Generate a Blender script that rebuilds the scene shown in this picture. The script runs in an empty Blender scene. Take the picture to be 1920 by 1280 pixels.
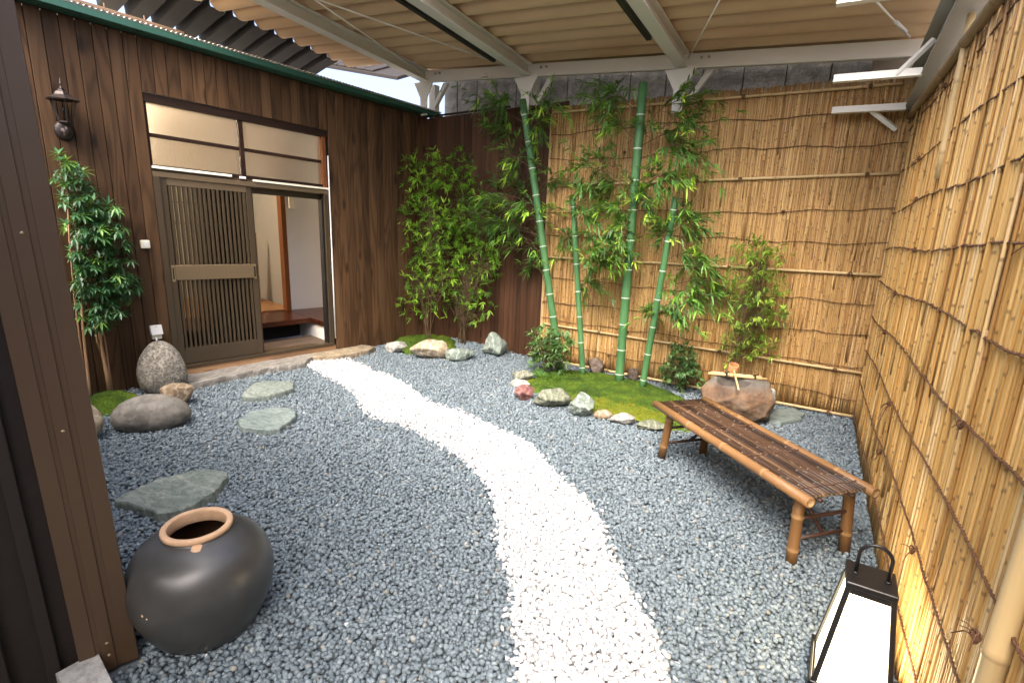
import bpy, bmesh, math, random
import numpy as np
from mathutils import Vector, Matrix, noise as mnoise

random.seed(7); rng = np.random.default_rng(7)
R = math.radians
S = bpy.context.scene
COL = S.collection

# ------------------------------------------------------------------ camera
F, PITCH, ROLL, YAW, H = 986.9, .2361, -.0377, .529, 1.6
cp, sp = math.cos(PITCH), math.sin(PITCH); c_, s_ = math.cos(ROLL), math.sin(ROLL)
r0 = np.array([1, 0, 0.]); fw = np.array([0, cp, -sp]); d0 = np.array([0, -sp, -cp])
Mc = np.array([c_*r0 + s_*d0, -s_*r0 + c_*d0, fw])
Wd = np.array([[math.cos(YAW), -math.sin(YAW), 0], [math.sin(YAW), math.cos(YAW), 0], [0, 0, 1.]])
Mc = Mc @ Wd.T                                        # world -> (right, down, forward)
cam = bpy.data.cameras.new('camera'); cam.sensor_width = 36; cam.lens = F*36/1920
cam.clip_start = .02; cam.clip_end = 2000
co = bpy.data.objects.new('camera', cam); COL.objects.link(co); S.camera = co
rot = Matrix([[Mc[0][i], -Mc[1][i], -Mc[2][i]] for i in range(3)])
co.matrix_world = Matrix.Translation((0, 0, H)) @ rot.to_4x4()

# measuring helpers: a point of the place seen along a direction, on a plane of the place
def ray(x, y): return Mc.T @ np.array([(x-960)/F, (y-640)/F, 1.])
def at_z(x, y, z=0.): q = ray(x, y); return q*((z-H)/q[2]) + [0, 0, H]
def at_y(x, y, Y): q = ray(x, y); return q*(Y/q[1]) + [0, 0, H]
def at_x(x, y, X): q = ray(x, y); return q*(X/q[0]) + [0, 0, H]

# ------------------------------------------------------------------ daylight
EXPOSURE = 2.35
SUN_EL, SUN_AZ = 56, 172                # azimuth: direction the light comes from, degrees clockwise from +Y
W = bpy.data.worlds.new('World'); S.world = W; W.use_nodes = True
wn = W.node_tree; bg = wn.nodes['Background']
sky = wn.nodes.new('ShaderNodeTexSky'); sky.sky_type = 'NISHITA'; sky.sun_disc = False
sky.sun_elevation = R(SUN_EL); sky.sun_rotation = R(SUN_AZ); sky.dust_density = 7; sky.air_density = .55; sky.ozone_density = 0.
wn.links.new(sky.outputs[0], bg.inputs[0]); bg.inputs[1].default_value = .15
sl = bpy.data.lights.new('sun', 'SUN'); sl.energy = .7; sl.angle = R(60); sl.color = (1, .97, .93)
so = bpy.data.objects.new('sun', sl); COL.objects.link(so)
dirv = Vector((math.sin(R(SUN_AZ))*math.cos(R(SUN_EL)), math.cos(R(SUN_AZ))*math.cos(R(SUN_EL)), math.sin(R(SUN_EL))))
so.rotation_euler = dirv.to_track_quat('Z', 'Y').to_euler(); so.location = (0, 0, 8)
S.view_settings.view_transform = 'Standard'; S.view_settings.look = 'None'
S.view_settings.exposure = EXPOSURE; S.view_settings.gamma = 1; S.view_settings.use_curve_mapping = False
S.render.engine = 'CYCLES'
S.cycles.max_bounces = 8; S.cycles.diffuse_bounces = 5; S.cycles.transmission_bounces = 6; S.cycles.use_denoising = True
S.cycles.caustics_reflective = False; S.cycles.caustics_refractive = False; S.cycles.sample_clamp_indirect = 6

# ------------------------------------------------------------------ materials
class NT:
    def __init__(s, name):
        s.m = bpy.data.materials.new(name); s.m.use_nodes = True; s.t = s.m.node_tree
        s.b = s.t.nodes['Principled BSDF']; s.out = s.t.nodes['Material Output']
    def n(s, typ, ins=None, **props):
        nd = s.t.nodes.new('ShaderNode'+typ)
        for k, v in props.items(): setattr(nd, k, v)
        for k, v in (ins or {}).items(): s.set(nd.inputs[k], v)
        return nd
    def set(s, sock, v):
        if isinstance(v, bpy.types.NodeSocket): s.t.links.new(v, sock)
        elif isinstance(v, bpy.types.Node): s.t.links.new(v.outputs[0], sock)
        else:
            if isinstance(v, tuple) and len(v) == 3 and sock.type == 'RGBA': v = (*v, 1)
            sock.default_value = v
    def coord(s, scale=(1, 1, 1), kind='Object', rnd=0.):
        o = s.n('TexCoord').outputs[kind]
        if rnd:
            oi = s.n('ObjectInfo').outputs['Random']
            m = s.n('Math', {0: oi, 1: rnd}, operation='MULTIPLY')
            o = s.n('VectorMath', {0: o, 1: m.outputs[0]}, operation='ADD').outputs[0]
        return s.n('Mapping', {'Vector': o, 'Scale': scale}).outputs[0]
    def noise(s, co, scale, detail=3, rough=.55, dist=0.):
        return s.n('TexNoise', {'Vector': co, 'Scale': scale, 'Detail': detail, 'Roughness': rough, 'Distortion': dist}).outputs['Fac']
    def ramp(s, fac, stops):
        r = s.n('ValToRGB', {'Fac': fac}); e = r.color_ramp.elements
        while len(e) < len(stops): e.new(.5)
        for i, (p, c) in enumerate(stops):
            e[i].position = p; e[i].color = (*c, 1) if len(c) == 3 else c
        return r.outputs[0]
    def math(s, op, a, b=0.): return s.n('Math', {0: a, 1: b}, operation=op).outputs[0]
    def mix(s, fac, a, b, blend='MIX'):
        m = s.n('MixRGB', {0: fac, 1: a, 2: b}, blend_type=blend); return m.outputs[0]
    def bump(s, h, strength=.3, dist=.01):
        s.set(s.b.inputs['Normal'], s.n('Bump', {'Height': h, 'Strength': strength, 'Distance': dist}).outputs[0])
    def fin(s, col=None, rough=.6, metal=0., spec=.5):
        if col is not None: s.set(s.b.inputs['Base Color'], col)
        s.set(s.b.inputs['Roughness'], rough); s.set(s.b.inputs['Metallic'], metal)
        s.b.inputs['Specular IOR Level'].default_value = spec
        return s.m

def plain(name, col, rough=.5, metal=0., var=.12, scale=14, bump=.08, spec=.5):
    k = NT(name); co = k.coord()
    f = k.noise(co, scale, 4); f2 = k.noise(co, scale*7, 3)
    c = k.mix(f, tuple(x*(1-var) for x in col), tuple(min(1, x*(1+var)) for x in col))
    k.bump(f2, bump, .004); rr = k.math('MULTIPLY_ADD', f2, .2); k.t.nodes[-1].inputs[2].default_value = rough-.1
    return k.fin(c, rr, metal, spec)

def wood(name, dark, mid, light, rings=46., rough=.6, axis='Z'):
    k = NT(name)
    sc = {'Z': (1, 1, .1), 'X': (.1, 1, 1), 'Y': (1, .1, 1)}[axis]; sf = {'Z': (60, 60, 1.6), 'X': (1.6, 60, 60), 'Y': (60, 1.6, 60)}[axis]
    p = k.coord(sc, rnd=37.)
    n1 = k.noise(p, 4.5, 2, .5, .4)
    ring = k.math('MULTIPLY_ADD', k.math('SINE', k.math('MULTIPLY', n1, rings)), .5); k.t.nodes[-1].inputs[2].default_value = .5
    fib = k.noise(k.coord(sf, rnd=11.), 3., 4, .6)
    big = k.noise(k.coord((1, 1, 1), rnd=19.), 2.2, 2)
    a = k.mix(k.math('MULTIPLY', k.math('POWER', ring, 2.2), .7), mid, dark)
    a = k.mix(k.math('MULTIPLY', fib, .7), a, dark)
    lf = k.ramp(k.noise(p, 2.3, 2, .5, 1.), [(.56, (0, 0, 0)), (.72, (1, 1, 1))])
    a = k.mix(k.math('MULTIPLY', lf, .55), a, light)
    oi = k.n('ObjectInfo').outputs['Random']
    v = k.math('MULTIPLY_ADD', oi, .7); k.t.nodes[-1].inputs[2].default_value = .62
    v2 = k.math('MULTIPLY', v, k.math('MULTIPLY_ADD', big, .3)); k.t.nodes[-2].inputs[2].default_value = .85
    # knots
    kn = k.n('TexVoronoi', {'Vector': k.coord({'Z': (6, 6, 2.1), 'X': (2.1, 6, 6), 'Y': (6, 2.1, 6)}[axis], rnd=23.), 'Scale': 1.}, feature='F1').outputs['Distance']
    kf = k.ramp(kn, [(.07, (1, 1, 1)), (.17, (0, 0, 0))])
    a = k.mix(k.math('MULTIPLY', kf, .75), a, tuple(x*.35 for x in dark))
    vv = k.n('CombineColor', {0: v2, 1: v2, 2: v2}).outputs[0]
    a = k.mix(1., a, vv, 'MULTIPLY')
    k.bump(k.math('ADD', k.math('MULTIPLY', ring, .4), fib), .35, .003)
    return k.fin(a, rough, spec=.18)

def reedmat(name, cols, dark=(.11, .055, .022)):
    k = NT(name)
    oi = k.n('ObjectInfo').outputs['Random']; at = k.n('Attribute', attribute_name='tint').outputs['Fac']
    t = k.math('FRACT', k.math('ADD', k.math('MULTIPLY', oi, 7.31), at))
    c = k.ramp(t, cols)
    st = k.noise(k.coord((90, 90, 1.4), rnd=31.), 1.5, 3, .6)
    c = k.mix(k.math('MULTIPLY', st, .42), c, tuple(x*.62 for x in cols[1][1]))
    bl = k.noise(k.coord((14, 14, 5), rnd=13.), 1.6, 3)
    c = k.mix(k.ramp(bl, [(.64, (0, 0, 0)), (.8, (.6, .6, .6))]), c, dark)
    nd = k.n('Attribute', attribute_name='node').outputs['Fac']
    c = k.mix(k.math('MULTIPLY', nd, .8), c, dark)
    k.bump(st, .2, .002)
    return k.fin(c, .48, spec=.4)

def rockmat(name, c1, c2, c3, scale=5., speck=.0, speckcol=(.05, .05, .05), vein=0., rough=.75, bump=.5, strata=None):
    k = NT(name); co = k.coord(strata or (1, 1, 1), rnd=17.)
    a = k.noise(co, scale, 5, .62, .6); b = k.noise(co, scale*3.7, 5, .65); c = k.noise(k.coord(rnd=5.), 75 if speck < .5 else 62, 3, .75)
    col = k.ramp(a, [(.32, c1), (.5, c2), (.68, c3)])
    col = k.mix(k.math('MULTIPLY', k.ramp(b, [(.42, (0, 0, 0)), (.6, (1, 1, 1))]), .6), col, tuple(x*.5 for x in c1))
    if vein:
        w = k.n('TexWave', {'Vector': co, 'Scale': scale*.8, 'Distortion': 9., 'Detail': 4., 'Detail Scale': 1.6}).outputs['Fac']
        col = k.mix(k.math('MULTIPLY', k.ramp(w, [(.8, (0, 0, 0)), (.97, (1, 1, 1))]), vein), col, tuple(min(.8, x*1.7+.08) for x in c3))
    if speck: col = k.mix(k.math('MULTIPLY', k.ramp(c, [(.48, (0, 0, 0)), (.58, (1, 1, 1))]), speck), col, speckcol)
    k.bump(k.math('ADD', k.math('MULTIPLY', b, 1.), k.math('MULTIPLY', c, .35)), bump, .02)
    return k.fin(col, rough, spec=.35)

def leafmat(name, stops, rough=.42, trans=.35):
    k = NT(name); t = k.n('Attribute', attribute_name='tint').outputs['Fac']
    c = k.ramp(t, stops); k.fin(c, rough, spec=.45)
    tr = k.n('BsdfTranslucent', {'Color': k.mix(.5, c, (.5, .8, .05))})
    mx = k.n('MixShader', {0: trans*.6, 1: k.b.outputs[0], 2: tr.outputs[0]})
    k.t.links.new(mx.outputs[0], k.out.inputs[0]); return k.m

def pebmat(name, stops, rough=.55, speck=.35, dark=(.05, .06, .07)):
    k = NT(name); t = k.n('Attribute', attribute_name='tint').outputs['Fac']
    c = k.ramp(t, stops); co = k.coord()
    f = k.noise(co, 160, 3, .7); g = k.noise(co, 45, 3)
    c = k.mix(k.math('MULTIPLY', k.ramp(f, [(.45, (0, 0, 0)), (.7, (1, 1, 1))]), speck), c, dark)
    k.bump(f, .15, .002)
    k.fin(c, rough, spec=.22); return k.m

def emit(name, col, strength):
    k = NT(name); k.set(k.b.inputs['Emission Color'], col); k.b.inputs['Emission Strength'].default_value = strength
    return k.fin(col, .5)

MT = {}
MT['plank'] = wood('stained_plank', (.036, .019, .009), (.11, .058, .0265), (.21, .12, .06), rings=74)
MT['plank2'] = wood('stained_board', (.036, .0165, .0085), (.078, .0375, .0185), (.12, .061, .03), rings=30)
MT['trim'] = wood('dark_trim', (.012, .006, .004), (.035, .016, .009), (.06, .027, .014), rings=20, axis='X')
MT['orangewood'] = wood('varnished_post', (.08, .027, .009), (.17, .062, .02), (.24, .1, .035), rings=24)
MT['redwood'] = wood('varnished_step', (.03, .009, .005), (.1, .03, .013), (.15, .05, .02), rings=26, rough=.25, axis='X')
MT['tatami'] = wood('floor_boards', (.16, .075, .03), (.3, .16, .07), (.38, .22, .1), rings=26, rough=.4, axis='X')
MT['oldboard'] = wood('weathered_board', (.09, .065, .05), (.22, .165, .13), (.32, .25, .2), rings=30, rough=.7, axis='X')
MT['sillwood'] = wood('raw_sill', (.16, .09, .05), (.36, .22, .12), (.45, .31, .19), rings=30, axis='X')
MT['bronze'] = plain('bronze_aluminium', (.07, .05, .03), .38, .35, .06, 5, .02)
MT['bronze_lit'] = plain('lit_bronze', (.15, .11, .064), .35, .3, .06, 5, .02)  # lit copy of the bronze: light put into the colour of the rails
MT['handle'] = plain('brass_handle', (.34, .28, .16), .3, .6, .08, 12, .02)
MT['ivory'] = plain('ivory_plastic', (.78, .74, .6), .45, 0, .03, 8, .02)
MT['white'] = plain('white_plastic', (.78, .77, .74), .4, 0, .03, 8, .02)
MT['plaster'] = plain('white_plaster', (.8, .79, .77), .85, 0, .03, 6, .1)
MT['beige'] = plain('beige_plaster', (.46, .41, .34), .85, 0, .04, 6, .12)
MT['greywall'] = plain('grey_plaster', (.3, .29, .27), .85, 0, .04, 6, .1)
MT['dark'] = plain('dark_cavity', (.012, .01, .009), .8)
MT['steel'] = plain('painted_steel', (.68, .67, .62), .45, 0, .06, 6, .04)
MT['steelgrey'] = plain('grey_painted_steel', (.34, .34, .31), .5, 0, .07, 4, .04)
MT['steelwhite'] = plain('white_painted_angle', (.78, .78, .72), .4, 0, .04, 6, .03)
MT['blackmetal'] = plain('black_metal', (.012, .012, .013), .38, .2, .1, 20, .03)
MT['lampmetal'] = plain('aged_bronze', (.026, .018, .016), .45, .3, .3, 24, .15)
MT['green'] = plain('green_flashing', (.022, .085, .058), .4, .1, .12, 5, .04)
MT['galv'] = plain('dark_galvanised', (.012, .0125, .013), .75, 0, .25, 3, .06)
MT['tanroof'] = plain('tan_roof_lining', (.62, .455, .285), .85, 0, .12, 2.2, .12)
MT['polycarb'] = plain('pale_corrugated_sheet', (.62, .56, .45), .4, 0, .15, 4, .04)
MT['rust'] = plain('rusty_purlin', (.15, .095, .06), .7, 0, .25, 8, .15)
MT['jambbrown'] = plain('brown_metal_jamb', (.062, .036, .019), .5, .05, .06, 3, .02)
MT['doorpanel'] = plain('dark_brown_panel', (.011, .007, .005), .7, .1, .15, 3, .03)
MT['outwall'] = plain('grey_stucco', (.3, .28, .26), .85, 0, .08, 5, .15)
MT['cord'] = plain('brown_palm_rope', (.12, .055, .026), .85, 0, .35, 90, .5)
MT['glass'] = NT('door_glass')
k = MT['glass']; k.b.inputs['Transmission Weight'].default_value = 1; k.b.inputs['IOR'].default_value = 1.02
k.fin((.8, .82, .8), .05, spec=.6); MT['glass'] = k.m
k = NT('smooth_frosted_glass'); k.b.inputs['Transmission Weight'].default_value = 1; k.b.inputs['IOR'].default_value = 1.25
MT['frost'] = k.fin((.97, .95, .92), .62, spec=.5)
k = NT('textured_frosted_glass'); k.b.inputs['Transmission Weight'].default_value = 1; k.b.inputs['IOR'].default_value = 1.3
wv = k.noise(k.coord((50, 50, 50)), 1.5, 3); wv2 = k.noise(k.coord((90, 90, 9)), 1.2, 2)
k.bump(k.math('ADD', wv, wv2), .7, .006); MT['frost2'] = k.fin((.9, .88, .85), .42, spec=.6)
k = NT('lamp_glass'); k.b.inputs['Transmission Weight'].default_value = 1; k.b.inputs['IOR'].default_value = 1.1
MT['lampglass'] = k.fin((.55, .57, .58), .08, spec=.7)
REED = [(0., (.24, .115, .032)), (.15, (.42, .235, .07)), (.4, (.55, .345, .115)), (.7, (.66, .45, .175)), (.82, (.5, .23, .04)), (.9, (.6, .42, .18)), (1., (.78, .62, .36))]
MT['reed'] = reedmat('golden_reed', REED)
MT['reed2'] = reedmat('brown_reed', [(0., (.3, .165, .055)), (.25, (.47, .285, .105)), (.5, (.56, .36, .14)), (.75, (.64, .44, .19)), (.9, (.44, .21, .06)), (1., (.76, .58, .32))])
MT['pole'] = reedmat('pale_bamboo', [(0., (.5, .36, .17)), (.3, (.56, .41, .2)), (.5, (.56, .41, .2)), (.7, (.6, .45, .23)), (.9, (.55, .4, .19)), (1., (.6, .45, .24))])
MT['oldpole'] = reedmat('grey_bamboo', [(0., (.2, .14, .075)), (.3, (.25, .18, .1)), (.5, (.25, .18, .1)), (.7, (.28, .2, .11)), (.9, (.24, .17, .09)), (1., (.28, .2, .12))])
MT['benchpole'] = reedmat('amber_bamboo', [(0., (.19, .1, .038)), (.3, (.215, .112, .042)), (.5, (.215, .112, .042)), (.7, (.24, .128, .05)), (.9, (.2, .105, .04)), (1., (.24, .128, .05))], dark=(.42, .29, .15))
MT['benchleg'] = reedmat('brown_bamboo', [(0., (.14, .07, .024)), (.3, (.165, .083, .029)), (.5, (.165, .083, .029)), (.7, (.185, .096, .034)), (.9, (.15, .074, .026)), (1., (.19, .1, .037))], dark=(.42, .27, .12))
MT['benchslat'] = reedmat('smoked_bamboo', [(0., (.018, .01, .007)), (.3, (.042, .022, .012)), (.5, (.065, .034, .018)), (.7, (.1, .054, .027)), (.9, (.036, .019, .011)), (1., (.22, .125, .06))], dark=(.38, .29, .2))
MT['benchdark'] = plain('dark_crossbar', (.045, .02, .012), .5, 0, .3, 20, .1)
k = NT('green_bamboo'); co_ = k.coord((8, 8, 1.2)); f_ = k.noise(co_, 2.5, 3); g_ = k.noise(k.coord((60, 60, 2)), 2, 2)
k.bump(g_, .08, .002)
MT['culm'] = k.fin(k.mix(k.math('MULTIPLY', g_, .4), k.ramp(f_, [(.3, (.045, .135, .05)), (.5, (.062, .17, .062)), (.75, (.085, .21, .078))]), (.05, .11, .05)), .48, spec=.3)
MT['ring'] = plain('white_node_bloom', (.55, .6, .52), .6)
GR = [(0., (.03, .08, .012)), (.35, (.055, .15, .018)), (.65, (.1, .25, .025)), (.9, (.22, .42, .035)), (1., (.34, .52, .06))]
MT['leaf_bamboo'] = leafmat('bamboo_leaf', [(0., (.04, .1, .03)), (.4, (.07, .17, .045)), (.65, (.125, .28, .045)), (.85, (.23, .43, .04)), (1., (.4, .6, .07))])
MT['leaf_bright'] = leafmat('bright_leaf', [(0., (.03, .08, .014)), (.3, (.08, .19, .02)), (.65, (.17, .37, .028)), (1., (.36, .58, .06))])
MT['leaf_yellow'] = leafmat('yellow_green_leaf', [(0., (.06, .12, .02)), (.4, (.14, .26, .03)), (1., (.32, .46, .06))])
MT['leaf_bluish'] = leafmat('soft_green_leaf', [(0., (.03, .075, .025)), (.5, (.07, .16, .05)), (.85, (.15, .27, .09)), (1., (.25, .38, .14))])
MT['leaf_maple'] = leafmat('maple_leaf', [(0., (.014, .05, .02)), (.5, (.028, .1, .035)), (.8, (.07, .19, .05)), (1., (.2, .34, .06))], trans=.25)
MT['twig'] = plain('brown_twig', (.1, .065, .03), .75, 0, .3, 40, .2)
MT['trunk'] = plain('pale_trunk', (.36, .215, .115), .75, 0, .22, 18, .3)
MT['gravel'] = pebmat('blue_grey_pebble', [(0., (.1, .13, .15)), (.2, (.128, .165, .19)), (.55, (.152, .194, .222)), (.84, (.178, .223, .25)), (.97, (.215, .26, .285)), (.985, (.205, .2, .175)), (1., (.28, .31, .315))], .6, .15)
MT['whitepeb'] = pebmat('white_pebble', [(0., (.36, .375, .385)), (.35, (.47, .485, .495)), (.8, (.55, .562, .57)), (1., (.62, .63, .635))], .5, .08, (.5, .5, .5))
MT['soil'] = plain('dark_bed', (.13, .155, .17), .9, 0, .3, 60, .5)
MT['earth'] = plain('outer_ground', (.22, .2, .18), .9, 0, .2, 1., .3)
k = NT('moss'); co_ = k.coord(); f_ = k.noise(co_, 6, 4); g_ = k.noise(co_, 60, 3, .7)
at_ = k.n('Attribute', attribute_name='tint').outputs['Fac']
c0 = k.ramp(k.math('ADD', k.math('MULTIPLY', f_, .8), k.math('MULTIPLY', at_, .45)), [(.3, (.018, .036, .005)), (.46, (.038, .08, .008)), (.62, (.065, .118, .009)), (.86, (.14, .155, .01))])
k.bump(g_, .6, .01); MT['moss'] = k.fin(k.mix(k.math('MULTIPLY', g_, .4), c0, (.03, .04, .008)), .9, spec=.2)
k = NT('jar_glaze'); co_ = k.coord(); f_ = k.noise(co_, 5, 4); g_ = k.noise(co_, 140, 3, .6)
k.bump(g_, .12, .002); MT['jar'] = k.fin(k.ramp(f_, [(.3, (.03, .0305, .0295)), (.55, (.044, .0445, .0435)), (.8, (.06, .06, .055))]), .36, spec=.6)
MT['terracotta'] = plain('bare_clay', (.5, .325, .195), .8, 0, .25, 22, .3)
MT['jarin'] = plain('jar_inside', (.09, .045, .022), .55, 0, .3, 12, .1)
MT['conc'] = rockmat('grey_concrete', (.3, .3, .285), (.4, .4, .385), (.46, .46, .44), 3.5, .45, (.11, .11, .105), bump=.5)
MT['mortar'] = plain('dark_joint', (.07, .07, .065), .9)
MT['whitestone'] = rockmat('white_stone', (.3, .3, .285), (.4, .4, .385), (.48, .48, .465), 8, .2, (.3, .3, .3))

# ------------------------------------------------------------------ mesh building
class MB:
    def __init__(s): s.v = []; s.f = []; s.t = []; s.nd = []; s.mi = []
    def add(s, v, f, tint=0., node=0., mi=0):
        o = len(s.v); v = [tuple(map(float, p)) for p in v]; s.v += v
        s.t += list(tint) if hasattr(tint, '__len__') else [tint]*len(v)
        s.nd += list(node) if hasattr(node, '__len__') else [node]*len(v)
        s.f += [tuple(i+o for i in q) for q in f]; s.mi += [mi]*len(f)
        return s
    def box(s, x0, x1, y0, y1, z0, z1, b=.0, mi=0, tint=0.):
        if b <= 0:
            v = [(x, y, z) for z in (z0, z1) for y in (y0, y1) for x in (x0, x1)]
            return s.add(v, [(0, 2, 3, 1), (4, 5, 7, 6), (0, 1, 5, 4), (2, 6, 7, 3), (0, 4, 6, 2), (1, 3, 7, 5)], tint, 0, mi)
        c = np.array([(x0+x1)/2, (y0+y1)/2, (z0+z1)/2]); h = np.array([abs(x1-x0)/2, abs(y1-y0)/2, abs(z1-z0)/2]); b = min(b, *(h*.45))
        V = []; idx = {}
        for sx in (-1, 1):
            for sy in (-1, 1):
                for sz in (-1, 1):
                    for ax in range(3):
                        p = (h-b)*[sx, sy, sz]; p[ax] = h[ax]*(sx, sy, sz)[ax]
                        idx[(sx, sy, sz, ax)] = len(V); V.append(c+p)
        Fc = []
        for ax in range(3):
            u, w = [(1, 2), (2, 0), (0, 1)][ax]
            for sg in (-1, 1):
                q = []
                for a, bb in ((-1, -1), (1, -1), (1, 1), (-1, 1)):
                    kk = [0, 0, 0]; kk[ax] = sg; kk[u] = a; kk[w] = bb; q.append(idx[(*kk, ax)])
                Fc.append(tuple(q if sg > 0 else q[::-1]))
        for ax in range(3):
            u, w = [(1, 2), (2, 0), (0, 1)][ax]
            for a in (-1, 1):
                for bb in (-1, 1):
                    k0 = [0, 0, 0]; k1 = [0, 0, 0]; k0[ax] = -1; k1[ax] = 1; k0[u] = k1[u] = a; k0[w] = k1[w] = bb
                    q = [idx[(*k0, u)], idx[(*k1, u)], idx[(*k1, w)], idx[(*k0, w)]]
                    Fc.append(tuple(q))
        for sx in (-1, 1):
            for sy in (-1, 1):
                for sz in (-1, 1): Fc.append(tuple(idx[(sx, sy, sz, a)] for a in range(3)))
        s.add(V, Fc, tint, 0, mi); s.fix = True; return s
    def tube(s, pts, rad, n=8, cap=True, tint=0., node=None, mi=0, hollow=0.):
        pts = [np.array(p, float) for p in pts]; m = len(pts)
        if not hasattr(rad, '__len__'): rad = [rad]*m
        T = [pts[min(i+1, m-1)]-pts[max(i-1, 0)] for i in range(m)]; T = [t/(np.linalg.norm(t)+1e-9) for t in T]
        ref = np.array([0, 0, 1.]) if abs(T[0][2]) < .9 else np.array([1., 0, 0])
        N = np.cross(T[0], ref); N /= np.linalg.norm(N); V = []; ND = []
        for i in range(m):
            N = N-T[i]*(N@T[i]); N /= np.linalg.norm(N)+1e-9; B = np.cross(T[i], N)
            for j in range(n):
                a = 2*math.pi*j/n; V.append(pts[i]+rad[i]*(N*math.cos(a)+B*math.sin(a))); ND.append(node[i] if node is not None else 0.)
        Fc = [(i*n+j, i*n+(j+1) % n, (i+1)*n+(j+1) % n, (i+1)*n+j) for i in range(m-1) for j in range(n)]
        if cap and not hollow: Fc += [tuple(range(n-1, -1, -1)), tuple((m-1)*n+j for j in range(n))]
        if hollow:
            for e, i, sg in ((0, 0, 1), (1, m-1, -1)):
                o = len(V); base = i*n
                for j in range(n): V.append(pts[i]+(V[base+j]-pts[i])*hollow); ND.append(.5)
                for j in range(n): V.append(pts[i]+(V[base+j]-pts[i])*hollow+T[i]*sg*rad[i]*1.5); ND.append(1.)
                for j in range(n):
                    jn = (j+1) % n
                    for q in ((base+j, base+jn, o+jn, o+j), (o+j, o+jn, o+n+jn, o+n+j)): Fc.append(q if sg < 0 else q[::-1])
                q = tuple(o+n+j for j in range(n)); Fc.append(q if sg < 0 else q[::-1])
        return s.add(V, Fc, tint, ND, mi)
    def lathe(s, prof, n=32, c=(0, 0, 0), mi=0, tint=0., close=False):
        V = [(c[0]+r*math.cos(2*math.pi*j/n), c[1]+r*math.sin(2*math.pi*j/n), c[2]+z) for r, z in prof for j in range(n)]
        m = len(prof)
        Fc = [(i*n+j, i*n+(j+1) % n, (i+1)*n+(j+1) % n, (i+1)*n+j) for i in range(m-1) for j in range(n)]
        if prof[0][0] > 1e-6: Fc.append(tuple(range(n-1, -1, -1)))
        if prof[-1][0] > 1e-6: Fc.append(tuple((m-1)*n+j for j in range(n)))
        return s.add(V, Fc, tint, 0, mi)
    def prism(s, poly, axis_vec, mi=0):
        n = len(poly); a = np.array(axis_vec, float); P = [np.array(p, float) for p in poly]
        return s.add(P+[p+a for p in P], [tuple(range(n-1, -1, -1)), tuple(range(n, 2*n))]+[(i, (i+1) % n, n+(i+1) % n, n+i) for i in range(n)], 0, 0, mi)
    def map(s, fn): s.v = [fn(*p) for p in s.v]; return s
    def mesh(s, name, mats, smooth=False, attrs=True, recalc=False):
        me = bpy.data.meshes.new(name); me.from_pydata(s.v, [], s.f)
        mats = mats if isinstance(mats, (list, tuple)) else [mats]
        for m in mats: me.materials.append(MT[m] if isinstance(m, str) else m)
        if len(mats) > 1: me.polygons.foreach_set('material_index', s.mi)
        if smooth: me.polygons.foreach_set('use_smooth', [True]*len(me.polygons))
        if any(s.t): me.attributes.new('tint', 'FLOAT', 'POINT').data.foreach_set('value', s.t)
        if any(s.nd): me.attributes.new('node', 'FLOAT', 'POINT').data.foreach_set('value', s.nd)
        if recalc or getattr(s, 'fix', False):
            b = bmesh.new(); b.from_mesh(me); bmesh.ops.recalc_face_normals(b, faces=b.faces); b.to_mesh(me); b.free()
        me.update(); return me
    def build(s, name, mats, parent=None, smooth=False, recalc=False, loc=None):
        o = bpy.data.objects.new(name, s.mesh(name, mats, smooth, recalc=recalc)); COL.objects.link(o)
        if parent: o.parent = parent
        if loc is not None: o.location = loc
        return o

def sharp(o, ang=40):
    me = o.data; me.polygons.foreach_set('use_smooth', [True]*len(me.polygons))
    try: me.set_sharp_from_angle(angle=R(ang))
    except Exception: pass
    return o
def tag(o, label=None, cat=None, group=None, kind=None):
    for kk, v in (('label', label), ('category', cat), ('group', group), ('kind', kind)):
        if v: o[kk] = v
    return o
def thing(name, label, cat, loc=(0, 0, 0), rz=0., group=None):
    o = bpy.data.objects.new(name, None); COL.objects.link(o); o.location = loc; o.rotation_euler = (0, 0, rz)
    o.empty_display_size = .1
    return tag(o, label, cat, group)
def inst(o, parent, loc, rot=(0, 0, 0)):
    c = o.copy(); COL.objects.link(c); c.parent = parent; c.location = loc; c.rotation_euler = rot; return c
def nz(p, sc=1., seed=0.): return mnoise.noise(Vector((p[0]*sc+seed*3.1, p[1]*sc-seed*1.7, p[2]*sc+seed*5.3)))

# ------------------------------------------------------------------ ground
g = MB().add([(-400, -400, -.06), (400, -400, -.06), (400, 400, -.06), (-400, 400, -.06)], [(0, 1, 2, 3)]).build('ground', 'earth'); tag(g, kind='structure')
g = MB().add([(-5.35, .45, -.022), (.5, .2, -.022), (.5, 5.5, -.022), (-5.35, 5.5, -.022)], [(0, 1, 2, 3)]).build('garden_bed', 'soil'); tag(g, kind='structure')

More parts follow.
